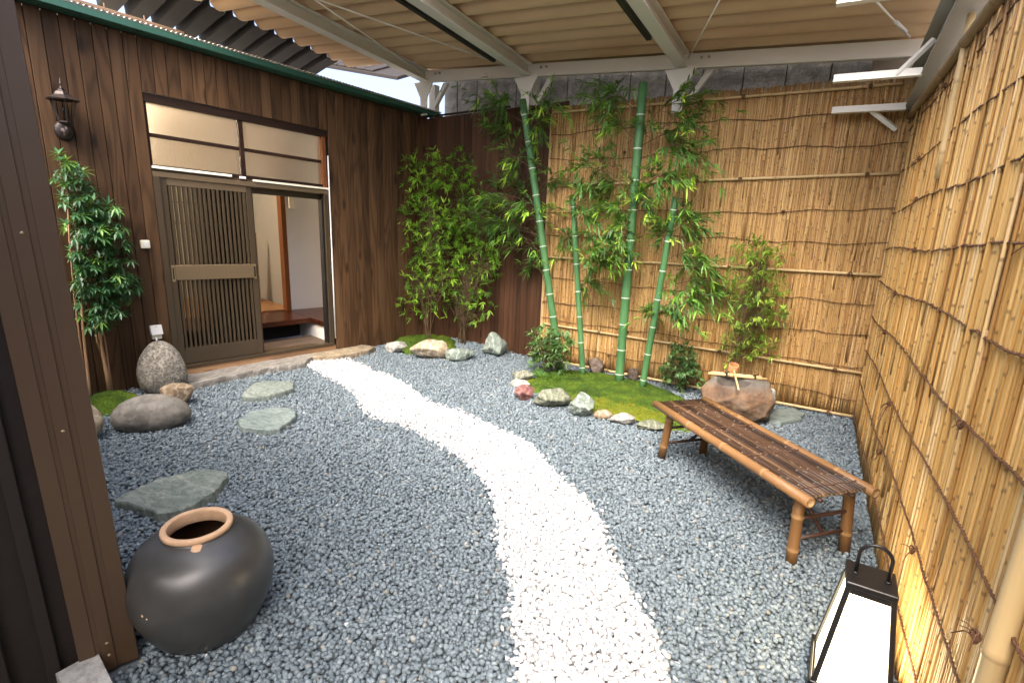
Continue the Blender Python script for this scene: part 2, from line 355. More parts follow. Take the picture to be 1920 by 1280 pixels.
# ------------------------------------------------------------------ wooden house (left)
P0 = np.array([-4.991, 2.105, 0.]); dr = np.array([.2, .98, 0.]); dr /= np.linalg.norm(dr); nn = np.array([dr[1], -dr[0], 0.])
HANG = math.atan2(dr[1], dr[0])
def hw(px, py, d=0.):
    q = ray(px, py); o = np.array([0, 0, H]); P = o+q*(((P0+d*nn-o) @ nn)/(q @ nn)); return (P-P0) @ dr, P[2]
def sag(s, y, z): return (s, y, z-(.008+.0185*z)*(s-.3))          # front heights sheared down towards the far corner to follow image lines
house = thing('wooden_house', 'dark brown plank house front with sliding lattice door at the back left', 'house', tuple(P0), HANG)
def hb(name, mat, boxes, parent=None, b=.002, smooth=False):      # boxes: s0,s1,d0,d1,z0,z1 (d towards the courtyard)
    m = MB()
    for (s0, s1, d0_, d1_, z0, z1) in boxes: m.box(s0, s1, -d1_, -d0_, z0, z1, b)
    m.map(sag); return m.build(name, mat, parent or house, smooth)
OL, OR_, OT = .30, 1.90, 2.455
pw = .0945; s0 = .206+.0945-pw*16
x = s0
while x < 3.2:
    x1 = x+pw; a, b2 = x+.002, min(x1, 3.21)-.002; dd = random.uniform(-.0015, .0015)
    if b2 <= OL+.005 or a >= OR_-.02:
        z0 = -.02
        if abs(x-(.206-pw*6)) < pw*2.2 and False: pass
        hb('plank', 'plank', [(a, b2, -.018, dd, z0, 2.86)], b=.003)
    else: hb('plank', 'plank', [(max(a, OL-.006), min(b2, OR_), -.018, dd, OT, 2.86)])
    x = x1
hb('wall_core', 'dark', [(-1.3, OL-.012, -.12, -.0195, 0, 2.85), (OR_+.012, 3.3, -.12, -.0195, 0, 2.85), (OL-.012, OR_+.012, -.12, -.0195, OT+.012, 2.85)], b=0)
hb('header', 'trim', [(OL, OR_, -.11, -.012, 2.385, 2.452)])
tw = hb('transom_window', 'trim', [(OL, OL+.022, -.1, -.03, 1.90, 2.384), (1.030, 1.068, -.1, -.02, 1.90, 2.384), (OL+.023, 1.029, -.075, -.035, 2.118, 2.148), (1.069, 1.838, -.075, -.035, 2.118, 2.148), (OL, 1.838, -.1, -.02, 1.868, 1.899)])
for a, b2, z0, z1, mm in ((OL+.022, 1.03, 2.148, 2.385, 'frost'), (1.068, 1.84, 2.148, 2.385, 'frost'), (OL+.022, 1.03, 1.9, 2.118, 'frost2'), (1.068, 1.84, 1.9, 2.118, 'frost2')):
    hb('pane', mm, [(a, b2, -.058, -.054, z0, z1)], tw, 0)
hb('corner_post', 'orangewood', [(1.84, 1.879, -.1, -.012, 1.845, 2.384)])
hb('trim_strip', 'ivory', [(.305, .93, -.018, .006, 1.866, 1.888)]); hb('trim_strip', 'white', [(1.0, 1.052, -.018, .006, 1.862, 1.884)]); hb('trim_strip', 'ivory', [(1.12, 1.885, -.018, .006, 1.848, 1.868)])
df = hb('door_frame', 'bronze', [(OL+.002, .352, -.11, -.004, .148, 1.80), (1.835, 1.882, -.11, -.004, .148, 1.80), (.353, 1.834, -.11, -.09, 1.74, 1.8)])
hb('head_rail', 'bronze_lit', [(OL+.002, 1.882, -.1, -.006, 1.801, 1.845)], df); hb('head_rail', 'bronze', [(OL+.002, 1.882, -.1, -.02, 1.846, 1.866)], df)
hb('jamb_strip', 'blackmetal', [(1.812, 1.8345, -.1, -.03, .148, 1.74)], df)
hb('threshold', 'bronze', [(OL, 1.882, -.13, .004, .118, .147)]); hb('sill_beam', 'sillwood', [(OL, 1.9, -.13, -.008, .03, .117)])
def leaf_door(s0, s1, d1, lit):
    dw = s1-s0; st = .048
    door = hb('sliding_door', 'bronze', [(s0, s0+st, d1-.03, d1, .15, 1.797), (s1-st, s1, d1-.03, d1, .15, 1.797)])
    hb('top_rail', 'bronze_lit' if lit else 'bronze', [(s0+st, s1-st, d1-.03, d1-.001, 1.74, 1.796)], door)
    hb('bottom_rail', 'bronze', [(s0+st, s1-st, d1-.03, d1-.001, .151, .30)], door)
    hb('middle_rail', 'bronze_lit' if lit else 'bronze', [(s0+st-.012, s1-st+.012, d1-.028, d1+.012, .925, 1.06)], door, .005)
    n = 17; p = (dw-2*st)/n
    for i in range(n):
        a = s0+st+p*(i+.28)
        hb('slat', 'bronze', [(a, a+p*.5, d1-.02, d1-.004, 1.061, 1.739), (a, a+p*.5, d1-.02, d1-.004, .301, .924)], door, .0015)
    hb('crossbar', 'bronze', [(s0+st, s1-st, d1-.025, d1-.0205, zz, zz+.012) for zz in (1.6, 1.42)], door, 0)
    hb('pane', 'glass', [(s0+st, s1-st, d1-.029, d1-.026, .3, 1.74)], door, 0)
    if lit:
        for a in (s0+.012, s1-.036):
            h_ = hb('handle', 'handle', [(a, a+.024, d1, d1+.004, .915, 1.06)], door, .002)
            hb('finger_pull', 'blackmetal', [(a+.006, a+.018, d1+.003, d1+.0055, .935, 1.04)], door, 0)
    return door
leaf_door(.354, 1.10, -.02, True); leaf_door(.40, 1.13, -.07, False)
# inside: earthen floor, step, walls
hb('entry_floor', 'oldboard', [(-.5, 1.899, -.6, -.131, .06, .125)]); hb('step', 'redwood', [(-.5, 1.899, -1.2, -.56, .285, .345)], b=.004)
hb('step', 'redwood', [(1.90, 2.7, -1.2, -.135, .285, .345)], b=.004)
hb('riser', 'plaster', [(1.93, 2.7, -1.1, -.135, .06, .284)]); hb('riser', 'dark', [(-.5, 1.92, -1.1, -.9, .06, .284)])
hb('room_floor', 'tatami', [(-.5, 2.0, -2.6, -1.201, .29, .36)], b=0)
hb('inner_wall', 'plaster', [(1.944, 2.8, -1.3, -1.17, .346, 2.55)], b=0); hb('inner_post', 'orangewood', [(1.885, 1.943, -1.24, -1.14, .346, 2.5)])
hb('post_edge', 'ivory', [(1.944, 1.962, -1.169, -1.155, 1.0, 2.3)]); hb('wall_box', 'ivory', [(1.985, 2.06, -1.169, -1.13, 1.64, 1.80)], b=.004)
hb('inner_wall', 'beige', [(-.6, 2.1, -2.75, -2.62, 0, 2.6), (-.7, -.55, -2.7, -.125, 0, 2.6)], b=0); hb('inner_wall', 'greywall', [(2.05, 2.15, -2.6, -1.301, .3, 2.6)], b=0)
hb('inner_wall', 'plaster', [(2.71, 2.8, -1.2, -.125, 0, 2.6)], b=0)
hb('inner_ceiling', 'beige', [(-.7, 2.8, -2.75, -.122, 2.6, 2.66)], b=0)
pl = MB(); A = [(1.40, 1.9, .362), (1.86, 1.9, .362), (1.86, 1.9, 1.25)]
pl.prism([(s, 1.84, z) for s, _, z in A], (0, .02, 0)); pl.build('lit_wall_patch', 'sillwood', house, recalc=True)  # lit part of the inner wall, added as a light brown triangular board
# eave: green flashing, corrugated sheet, purlin
hb('fascia', 'green', [(-1.6, 3.32, .12, .15, 2.868, 2.915), (-1.6, 3.32, .0, .119, 2.866, 2.874)], b=.003)
m = MB(); nS = 1240; V = []; Fc = []
for i in range(nS+1):
    s = -1.6+4.9*i/nS; zc = .008*math.sin(2*math.pi*s/.034)
    V += [(s, -.155, 2.928+zc), (s, 1.0, 3.04+zc)]
Fc = [(2*i, 2*i+2, 2*i+3, 2*i+1) for i in range(nS)]
m.add(V, Fc).map(sag).build('roof_sheet', 'polycarb', house, True)
hb('purlin', 'rust', [(-1.5, .74, -.3, -.28, 3.05, 3.072)]); 
for i in range(6): MB().tube([(-.9+i*.27, .29, 3.073), (-.9+i*.27, .29, 3.105)], .006, 6).map(sag).build('bolt', 'rust', house)
hb('eave_board', 'trim', [(-1.5, 3.2, -.02, .0, 2.861, 2.90)], b=0)
# wire cover down the right door edge
w = MB(); w.tube([sag(s, -.008, z) for s, z in ((1.888, .2), (1.888, .9), (1.889, 1.6), (1.888, 1.85), (1.89, 2.2))], .007, 8)
w.build('cable_cover', 'white', house, True)
# interior ceiling lamp (warm, lit)
lp = thing('ceiling_lamp', 'warm glowing ceiling lamp behind the frosted transom glass', 'lamp', tuple(P0+dr*.05-nn*1.0+[0, 0, 2.56]))
MB().lathe([(.05, .02), (.16, .01), (.18, -.02), (.16, -.06), (.0, -.07)], 20).build('lamp_shade', emit('lamp_glow', (1, .8, .5), 2.), lp, True)
pl_ = bpy.data.lights.new('lamp_light', 'POINT'); pl_.energy = 33; pl_.color = (1, .83, .62); pl_.shadow_soft_size = .12
po = bpy.data.objects.new('lamp_light', pl_); COL.objects.link(po); po.location = tuple(P0+dr*.05-nn*1.0+[0, 0, 2.3])

# ------------------------------------------------------------------ board wall (back left)
YB = 5.225
bw = thing('board_wall', 'dark brown vertical board wall behind the corner shrubs', 'wall', (-4.4, YB, 0))
x = -4.46
while x < -2.55:
    wdt = random.choice((.062, .07, .078, .05)); top = 2.676+.042*(x+4.25)/1.1
    MB().box(x+4.4+.001, x+4.4+wdt-.001, random.uniform(0, .003), .02, -.02, top, .0015).build('plank', 'plank2', bw); x += wdt
MB().box(-.1, 1.85, .022, .05, -.02, 2.66).build('backing', 'dark', bw)
MB().box(0, 1.2, -.003, .03, 2.682, 2.70, .003).map(lambda X, Y, Z: (X, Y, Z+.036*X)).build('cap_strip', 'trim', bw)

# ------------------------------------------------------------------ concrete wall behind
cw = thing('concrete_wall', 'grey concrete block wall between the roof beam and the fence top', 'wall', (-4.3, 5.5, 0))
x = 0.
for wd in (.2, .28, .27, .27, .3, .33, .36, .33, .36, .34, .36, .35, .34, .35, .4, .4):
    MB().box(x+.005, x+wd-.005, random.uniform(-.006, .002), .1, 0, 3.7, .006).build('concrete_panel', 'conc', cw); x += wd
MB().box(0, x, .03, .09, 0, 3.69).build('joint_filler', 'mortar', cw)

# ------------------------------------------------------------------ reeds and bamboo poles
def reed_geo(m, x, y, z0, z1, r, lean=(0, 0), n=6, tint=0., gap=.26, ph=None):
    L = z1-z0; zs = [0.]; nd = [0.]; z = random.uniform(.03, gap) if ph is None else ph
    while z < L-.02:
        zs += [z-.008, z-.002, z+.003, z+.009]; nd += [0, .8, .8, 0]; z += random.uniform(.8, 1.25)*gap
    zs.append(L); nd.append(.75); nd[0] = .6
    rr = [r*(1+.16*q) for q in nd]; rr[0] = rr[-1] = r; w1, w2 = random.uniform(-.004, .004), random.uniform(0, 6.28)
    m.tube([(x+lean[0]*q+w1*math.sin(3*q/max(L, .3)+w2), y+lean[1]*q, z0+q) for q in zs], rr, n, True, tint, nd)
def bam_pole(name, p, q, r, mat, parent, gap=.3, n=10, hollow=0., taper=1., bulge=.12, tint=0., nw=1.):
    p = np.array(p, float); q = np.array(q, float); L = np.linalg.norm(q-p); ts = [0.]; nd = [0.]; t = random.uniform(.3, .9)*gap
    while t < L-.03:
        ts += [t-.012*nw, t-.004*nw, t+.004*nw, t+.014*nw]; nd += [0, 1, .6, 0]; t += gap*random.uniform(.85, 1.15)
    ts.append(L); nd.append(0.)
    rr = [r*(1+(taper-1)*t/L)*(1+bulge*k2) for t, k2 in zip(ts, nd)]
    m = MB().tube([p+(q-p)*t/L for t in ts], rr, n, True, tint, [k2*.55 for k2 in nd], hollow=hollow)
    return m.build(name, mat, parent, True)
def rope(m, pts, r=.004, twist=.03, amp=.0035):
    pts = [np.array(p, float) for p in pts]; out = []
    for a, b in zip(pts[:-1], pts[1:]):
        L = np.linalg.norm(b-a); n = max(2, int(L/.012))
        out += [a+(b-a)*i/n for i in range(n)]
    out.append(pts[-1])
    for st in (0, math.pi):
        q = []; l = 0.
        for i, p in enumerate(out):
            t = out[min(i+1, len(out)-1)]-out[max(i-1, 0)]; t /= np.linalg.norm(t)+1e-9
            u = np.cross(t, [0, 0, 1.]) if abs(t[2]) < .9 else np.cross(t, [1., 0, 0]); u /= np.linalg.norm(u); v = np.cross(t, u)
            a = 2*math.pi*i*.012/twist+st; q.append(p+amp*(u*math.cos(a)+v*math.sin(a)))
        m.tube(q, r, 4, True)
def knot(parent, p, out, along, size=.03, k=7):
    m = MB(); p = np.array(p, float); out = np.array(out, float); al = np.array(along, float)
    for i in range(3):
        c = p+out*.008; ring = [c+.013*(math.cos(t)*np.array([0, 0, 1.])+math.sin(t)*(al*.7+out*.6*(i-1)))+al*.006*(i-1) for t in np.linspace(0, 6.28, 9)]
        m.tube(ring, .0027, 4, False)
    for i in range(max(3, k*2//3)):
        d = out*random.uniform(.1, .8)+al*random.uniform(-1, 1)+np.array([0, 0, random.uniform(-1.2, .8)]); d /= np.linalg.norm(d)
        L = size*random.uniform(.5, 1.3); bend = np.array([0, 0, -.35*L])
        m.tube([p+out*.006, p+out*.01+d*L*.5, p+out*.01+d*L+bend], [.0019, .0017, .0012], 4)
    return m.build('knot', 'cord', parent, True)

# back fence
bf = thing('reed_fence', 'brown reed fence with bamboo rails along the back behind the green bamboo', 'fence', (-2.66, 5.2, 0))
m = MB(); x = 0.; top = lambda X: 2.685+.016*X
while x < 3.07:
    reed_geo(m, x, .006, .02, top(x)+random.uniform(-.012, .012), random.uniform(.006, .0075), (random.uniform(-.002, .002), 0), 6, random.random(), .3); x += .0112
for i in range(420):
    x = random.uniform(0, 3.06); z0 = random.uniform(-.6, 2.4); z1 = min(z0+random.uniform(.5, 1.6), top(x))
    reed_geo(m, x, random.uniform(-.004, .001), max(z0, .02), z1, random.uniform(.0048, .0065), (random.uniform(-.003, .003), 0), 5, random.random(), .3)
tag(m.build('reeds', 'reed2', bf, True), kind='stuff')
MB().box(0, 3.08, .013, .019, .02, 2.66).build('backing', 'reed2', bf)
MB().box(-.016, -.002, -.008, .02, .01, 2.62, .002).build('edge_batten', 'pole', bf)
for (a, za), (b, zb), r in (((0.02, 2.63), (2.95, 2.665), .0115), ((.03, 1.91), (3.04, 2.02), .0125), ((.03, 1.165), (3.05, 1.235), .0125), ((.03, .425), (3.07, .41), .0125), ((.2, .02), (3.07, .022), .013)):
    bam_pole('rail', (a, -.018, za), (b, -.018, zb), r, 'pole', bf, .33)
    for t in (.22, .5, .62, .93): knot(bf, (a+(b-a)*t, -.026, za+(zb-za)*t), (0, -1, 0), (1, 0, 0), .03, 5)
for z0, z1 in ((2.43, 2.5), (2.17, 2.25), (1.64, 1.74), (1.40, 1.49), (.93, .98), (.68, .72), (.5, .455), (.22, .18)):
    m = MB(); rope(m, [(3.06*t, -.0125, z0+(z1-z0)*t+.014*math.sin(9*t+z0*7)+.008*math.sin(31*t+z0)+random.uniform(-.006, .006)) for t in np.linspace(0, 1, 40)], .0024, .035, .0024); m.build('cord', 'cord', bf, True)
    knot(bf, (random.choice((2.4, 1.6, .9))+random.uniform(-.2, .2), -.014, z0+(z1-z0)*.7), (0, -1, 0), (1, 0, 0), .022, 4)

# right fence
XR = lambda y: .405+.055*(5.2-y)/3.4
rf = thing('reed_fence', 'tall golden reed fence tied with brown rope along the right side', 'fence', (.45, 1.0, 0), 0)
variants = []
for i in range(12):
    m = MB(); L = [2.5, 2.5, 2.46, 2.42, 2.5, 2.44, 1.75, 1.3, 1.05, .8, 1.5, 2.0][i]
    reed_geo(m, 0, 0, 0, L, [.0055, .0062, .0048, .0066, .0058, .0052, .005, .006, .0047, .0055, .0064, .0056][i], (0, 0), 7, .001, .3)
    variants.append((m.mesh('reed', 'reed', True), L))
m = MB(); y = .95
while y < 5.25:                                              # backing layer, small and hidden between the front reeds
    reed_geo(m, XR(y)-.45+random.uniform(-.004, .006), y-1., .0, 2.47+random.uniform(-.02, .02), random.uniform(.0045, .0068), (random.uniform(-.002, .002), random.uniform(-.006, .006)), 6, random.random(), .3); y += .0092
tag(m.build('reeds', 'reed', rf, True), kind='stuff')
MB().add([(XR(.95)-.425, -.05, 0), (XR(5.25)-.425, 4.25, 0), (XR(5.25)-.425, 4.25, 2.45), (XR(.95)-.425, -.05, 2.45)], [(0, 1, 2, 3)]).add([(XR(.95)-.420, -.05, 0), (XR(5.25)-.420, 4.25, 0), (XR(5.25)-.420, 4.25, 2.45), (XR(.95)-.420, -.05, 2.45)], [(3, 2, 1, 0)]).build('backing', 'doorpanel', rf)
N1 = 200
for i in range(300):
    if i < N1:
        u = (i+random.random()*.9)/N1; y = 1.05+4.15*u**1.15; me, L = variants[random.randrange(6)]; z = random.uniform(-.005, .02)
    else:
        y = 1.05+4.1*random.random()**1.1; me, L = variants[random.randrange(6, 12)]; z = random.uniform(.0, max(.02, 2.48-L))
    o = bpy.data.objects.new('reed', me); COL.objects.link(o); o.parent = rf
    off = random.choice((-.002, -.004, -.006, -.008)) if i < N1 else random.uniform(-.012, -.006)
    o.location = (XR(y)-.45+off, y-1., z); o.rotation_euler = (random.uniform(-.008, .008), random.uniform(-.004, .002), random.uniform(0, 6.28))
CZ = ((2.33, 2.4), (2.02, 2.1), (1.725, 1.85), (1.44, 1.6), (1.175, 1.345), (.9, 1.07), (.615, .8), (.335, .53), (.08, .25))
for k2, (zf, zn) in enumerate(CZ):
    m = MB(); pts = []
    for t in np.linspace(0, 1, 60):
        y = 5.2-4.1*t; pts.append((XR(y)-.45-.0175+random.uniform(-.002, .002), y-1., zf+(zn-zf)*t*1.19/1.19+.012*math.sin(11*t+k2*2)+random.uniform(-.005, .005)))
    rope(m, pts, .0027, .036, .003); m.build('cord', 'cord', rf, True)
def kz(y, k2): zf, zn = CZ[k2]; t = (5.2-y)/4.1; return zf+(zn-zf)*t+.012*math.sin(11*t+k2*2)
for y, k2, sz, n in ((3.75, 0, .06, 10), (4.2, 1, .05, 9), (3.95, 2, .05, 9), (3.6, 3, .04, 6), (4.0, 4, .07, 12), (4.1, 5, .05, 8), (3.35, 6, .1, 12), (3.3, 7, .05, 9), (1.75, 3, .04, 6), (2.2, 7, .04, 5), (2.0, 5, .035, 5)):
    knot(rf, (XR(y)-.45-.024, y-1., kz(y, k2)), (-1, 0, 0), (0, 1, 0), sz, n)
bam_pole('top_pole', (XR(5.2)-.45-.03, 4.2, 2.435), (XR(.95)-.45-.03, -.05, 2.50), .026, 'oldpole', rf, .5, 12)
bam_pole('upright_pole', (XR(3.42)-.45-.022, 2.42, 1.85), (XR(3.42)-.45-.03, 2.42, 2.585), .0165, 'pole', rf, .28, 12, hollow=.6)
bam_pole('upright_pole', (XR(1.36)-.45-.028, .36, 0), (XR(1.36)-.45-.02, .37, 2.5), .024, 'pole', rf, .38, 14)
knot(rf, (XR(1.36)-.45-.055, .37, .74), (-1, 0, 0), (0, 1, 0), .05, 6)

# ------------------------------------------------------------------ canopy roof on a white steel frame
can = thing('canopy', 'tan corrugated canopy roof on a white steel frame over the back of the court', 'canopy', (0, 0, 0))
bz = lambda x: 3.036-.0465*(x+4.17)
zr = lambda x, y: bz(x)+.132+.075*(5.1-y)
PER = .222
prof = [(0, .06), (.003, .04)]+[(.006+.15*t, .04*abs(2*t-1)**2.2) for t in (.06, .2, .35, .5, .65, .8, .94)]+[(.159, .04), (.162, .06), (.166, .13), (.172, .14), (.206, .14), (.214, .13), (PER, .06)]
profg = [(0, .06), (.004, .008), (.01, 0), (.145, 0), (.152, .008), (.158, .06), (.168, .13), (.176, .14), (.204, .14), (.212, .13), (PER, .06)]
def roof_panel(y0, nrib, xs, drop, mat, name, ysh=0.):
    m = MB(); rows = []
    ys = [(y0+PER*i+a, h) for i in range(nrib) for a, h in (profg if mat == 'galv' else prof)[:-1]]+[(y0+PER*nrib, .06)]
    nx = len(xs)
    for t in (0, .012):
        V = []
        for i, x in enumerate(xs):
            for (y, h) in ys: V.append((x, y, zr(x, y)+h-drop[i]+t))
        n = len(ys); Fc = [(i*n+j, i*n+j+1, (i+1)*n+j+1, (i+1)*n+j) for i in range(nx-1) for j in range(n-1)]
        if t == 0: Fc = [q[::-1] for q in Fc]
        m.add(V, Fc)
    n = len(ys); o = nx*n                     # end rims
    m.add([], []); m.f += [(j, j+1, o+j+1, o+j) for j in range(n-1)]+[((nx-1)*n+j+1, (nx-1)*n+j, o+(nx-1)*n+j, o+(nx-1)*n+j+1) for j in range(n-1)]; m.mi += [0]*(2*(n-1))
    return sharp(m.build(name, mat, can), 42)
y = 2.555
for i in range(13):
    xs = [.62, -.5, -2., -3.6, -5.25]
    if i < 3: xs = [-3.3, -4.2, -5.25]
    elif i < 5: xs = [-2.3, -3.6, -5.25]
    elif i > 10: xs = [.62, -.5, -2., -3.6, -4.33]
    roof_panel(y, 1, xs, [0]*len(xs), 'tanroof', 'roof_panel')
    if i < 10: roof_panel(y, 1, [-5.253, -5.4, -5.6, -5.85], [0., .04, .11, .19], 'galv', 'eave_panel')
    y += PER
yend = y
for xr in (-4.28, -2.93, -1.36):
    m = MB(); a, b = (xr, 5.12), (xr, 2.45)
    def ib(x0, x1, z0, z1): m.box(x0, x1, 2.45, 5.12, z0, z1, .003)
    ib(xr-.055, xr+.055, 0, .012); ib(xr-.006, xr+.006, .0125, .107); ib(xr-.055, xr+.055, .1075, .119)
    m.map(lambda X, Y, Z: (X, Y, bz(xr)+.008+Z+.075*(5.1-Y))); m.build('rafter', 'steel', can)
    pm = MB().box(xr-.045, xr+.045, 5.24, 5.33, 0, bz(xr), .004); pm.build('post', 'steel', can)
    zb = bz(xr)
    gm = MB().prism([(xr-.14, 5.09, zb-.003), (xr+.14, 5.09, zb-.003), (xr+.05, 5.09, zb-.17), (xr+.045, 5.09, zb-.36), (xr-.045, 5.09, zb-.36), (xr-.05, 5.09, zb-.17)], (0, .012, 0)); gm.build('gusset', 'steel', can, recalc=True)
    gm = MB().prism([(xr+.05, 5.2, zb-.24), (xr+.075, 5.2, zb-.26), (xr+.26, 5.2, zb-.01), (xr+.2, 5.2, zb-.004)], (0, .05, 0)); gm.build('brace', 'steel', can, recalc=True)
    bm_ = MB()
    for dx in (-.03, .03): bm_.tube([(xr+dx+.2, 5.1, zb+.07), (xr+dx+.2, 5.083, zb+.07)], .011, 6)
    bm_.build('bolt_pair', 'steelgrey', can)
bmx = MB().box(-4.36, .36, 5.105, 5.165, 0, .118, .004).map(lambda X, Y, Z: (X, Y, Z+bz(X))); bmx.build('back_beam', 'steel', can)
for xr, y1 in ((-2.93, 4.62), (-1.36, 4.4)):
    MB().box(xr-.105, xr-.062, 2.4, y1, -.02, .035, .004).map(lambda X, Y, Z: (X, Y, bz(xr)+.01+Z+.075*(5.1-Y))).build('light_rail', 'blackmetal', can)
def rod(p, q, r=.006): return MB().tube([p, q], r, 8).build('tie_rod', 'steelwhite', can, True)
J = lambda xr, dx=0.: np.array([xr+dx, 5.0, bz(xr)+.05])
rod(at_z(580, -6, 3.25), J(-2.93, -.06)); rod(at_z(590, 0, 3.22), J(-4.28, .07)); rod(at_z(1356, -12, 3.05), J(-1.36, .08))
rod(at_z(1640, 0, 2.95), at_z(1706, 70, 2.86), .006); MB().tube([at_z(1680, 42, 2.892), at_z(1698, 60, 2.874)], .013, 8).build('turnbuckle', 'steel', can, True)
# right side beam and brackets
SX = .36
m = MB(); m.box(.325, .465, 1.2, 5.35, 0, .012, .003); m.box(.392, .404, 1.2, 5.35, .0125, .288, .002); m.box(.325, .465, 1.2, 5.35, .2885, .30, .003)
sbz = lambda y: 2.475+.07*(5.2-y)
m.map(lambda X, Y, Z: (X, Y, Z+sbz(Y))); m.build('side_beam', 'steelgrey', can)
MB().box(.08, .40, 5.36, 5.42, -.4, .5, .003).map(lambda X, Y, Z: (X, Y, Z+2.6)).build('corner_plate', 'beige', can)
for y, dz in ((5.05, -.03), (4.33, -.01), (3.17, .0)):
    z = sbz(y)+dz
    m = MB().box(-.145, .33, y-.025, y+.03, z, z+.006, .001).box(-.145, .33, y+.024, y+.03, z+.0065, z+.055, .001); m.build('bracket', 'steelwhite', can)
MB().tube([(.12, 5.08, sbz(5.05)-.02), (.30, 5.15, sbz(5.05)-.15)], .02, 4).build('bracket_strut', 'steelwhite', can)
MB().tube([(.20, 4.36, sbz(4.33)+.01), (.36, 4.36, sbz(4.33)+.2)], .018, 4).build('bracket_strut', 'steelwhite', can)
MB().tube([(.20, 3.2, sbz(3.17)+.01), (.36, 3.2, sbz(3.17)+.2)], .018, 4).build('bracket_strut', 'steelwhite', can)
# neighbour's eave seen through the gap at the back left
ne = thing('neighbour_eave', 'brown tiled eave of a neighbouring roof seen through the bright gap', 'roof', (-6.6, 6.6, 3.5))
A = at_y(610, 125, 6.3); B = at_y(745, 148, 6.3)
d_ = B-A; L_ = np.linalg.norm(d_); u_ = d_/L_
MB().box(-.6, L_, 0, .5, -.02, .03, .004).map(lambda X, Y, Z: tuple(A-np.array([-6.6, 6.6, 3.5])+u_*X+np.array([0, Y, Z+Y*.4]))).build('eave_board', 'doorpanel', ne)
for i in range(8): MB().box(-.55+i*.2, -.37+i*.2, .02, .5, .032, .06, .006).map(lambda X, Y, Z: tuple(A-np.array([-6.6, 6.6, 3.5])+u_*X+np.array([0, Y, Z+Y*.4]))).build('tile', 'doorpanel', ne)

# ------------------------------------------------------------------ entrance building the photograph is taken from
en = thing('entrance_house', 'dark brown metal door jamb of the entrance at the left edge', 'house', (-1.95, .6, 0))
pa, pb = np.array([-1.917, .698]), np.array([-1.972, .55]); jd = pb-pa; JL = np.linalg.norm(jd); jd /= JL; jn = np.array([-jd[1], jd[0]])
if jn[0] < 0: jn = -jn
def jl(t, d, z): p = pa+jd*t+jn*d+np.array([-.023, -.062])*z/2.9; return (p[0]+1.95, p[1]-.6, z)     # jamb leaned with height so its edge follows the image line
def jbox(name, mat, t0, t1, d0_, d1_, z0, z1, b=.002): return MB().box(t0, t1, d0_, d1_, z0, z1, b).map(jl).build(name, mat, en)
jbox('jamb', 'jambbrown', 0, JL, -.05, 0, 0, 3.2)
jbox('jamb_rib', 'jambbrown', .062, .098, .0, .006, 0.0, 3.2, .003); jbox('jamb_rib', 'jambbrown', .0, .045, .0, .003, 0.0, 3.2, .002); jbox('jamb_rib', 'jambbrown', .112, JL, .0, .004, 0.0, 3.2, .002)
for z in (.06, .11, .9, 1.5): MB().lathe([(.0055, 0), (.005, .002), (0, .003)], 10).map(lambda X, Y, Z: jl(.078+X, .006+Z, z+Y)).build('screw', 'handle', en, True)
jbox('inner_panel', 'doorpanel', JL+.003, .42, -.06, -.045, 0.0, 3.2)
jbox('inner_rail', 'doorpanel', JL+.05, JL+.085, -.045, -.02, 0.0, 3.2); jbox('inner_rail', 'doorpanel', JL+.17, JL+.2, -.045, -.012, 0.0, 3.2)
MB().box(-4.9, -.2, -.06, .0, 0, 2.3).build('front_wall', 'outwall', en)
MB().box(-2.2, -.35, -.55, -.47, 0, 2.4).map(lambda X, Y, Z: (X, Y, Z)).build('side_wall', 'doorpanel', en)
MB().box(-.7, 1.25, -3.2, -.2, 2.9, 3.0).build('shade_ceiling', 'doorpanel', en)  # unseen slab added to keep the jamb and left front darker
MB().box(-.6, 2.55, -3.2, -3.1, 0, 2.4).build('rear_wall', 'beige', en); MB().box(-.7, -.6, -3.1, -.2, 0, 2.9).build('side_wall', 'doorpanel', en)
MB().box(2.55, 2.62, -3.2, .3, 0, 2.4).build('side_wall', 'beige', en)
st = thing('sill_stone', 'pale rough concrete block at the foot of the brown jamb', 'stone', tuple(at_z(150, 1260, .07)*[1, 1, 0]))
q = [at_z(*p, .075) for p in ((104, 1262), (182, 1219), (216, 1290), (150, 1330))]
MB().prism([tuple(p-np.array([st.location[0], st.location[1], .1])) for p in q], (0, 0, .1)).map(lambda X, Y, Z: (X, Y, Z)).build('block', 'whitestone', st, recalc=True)
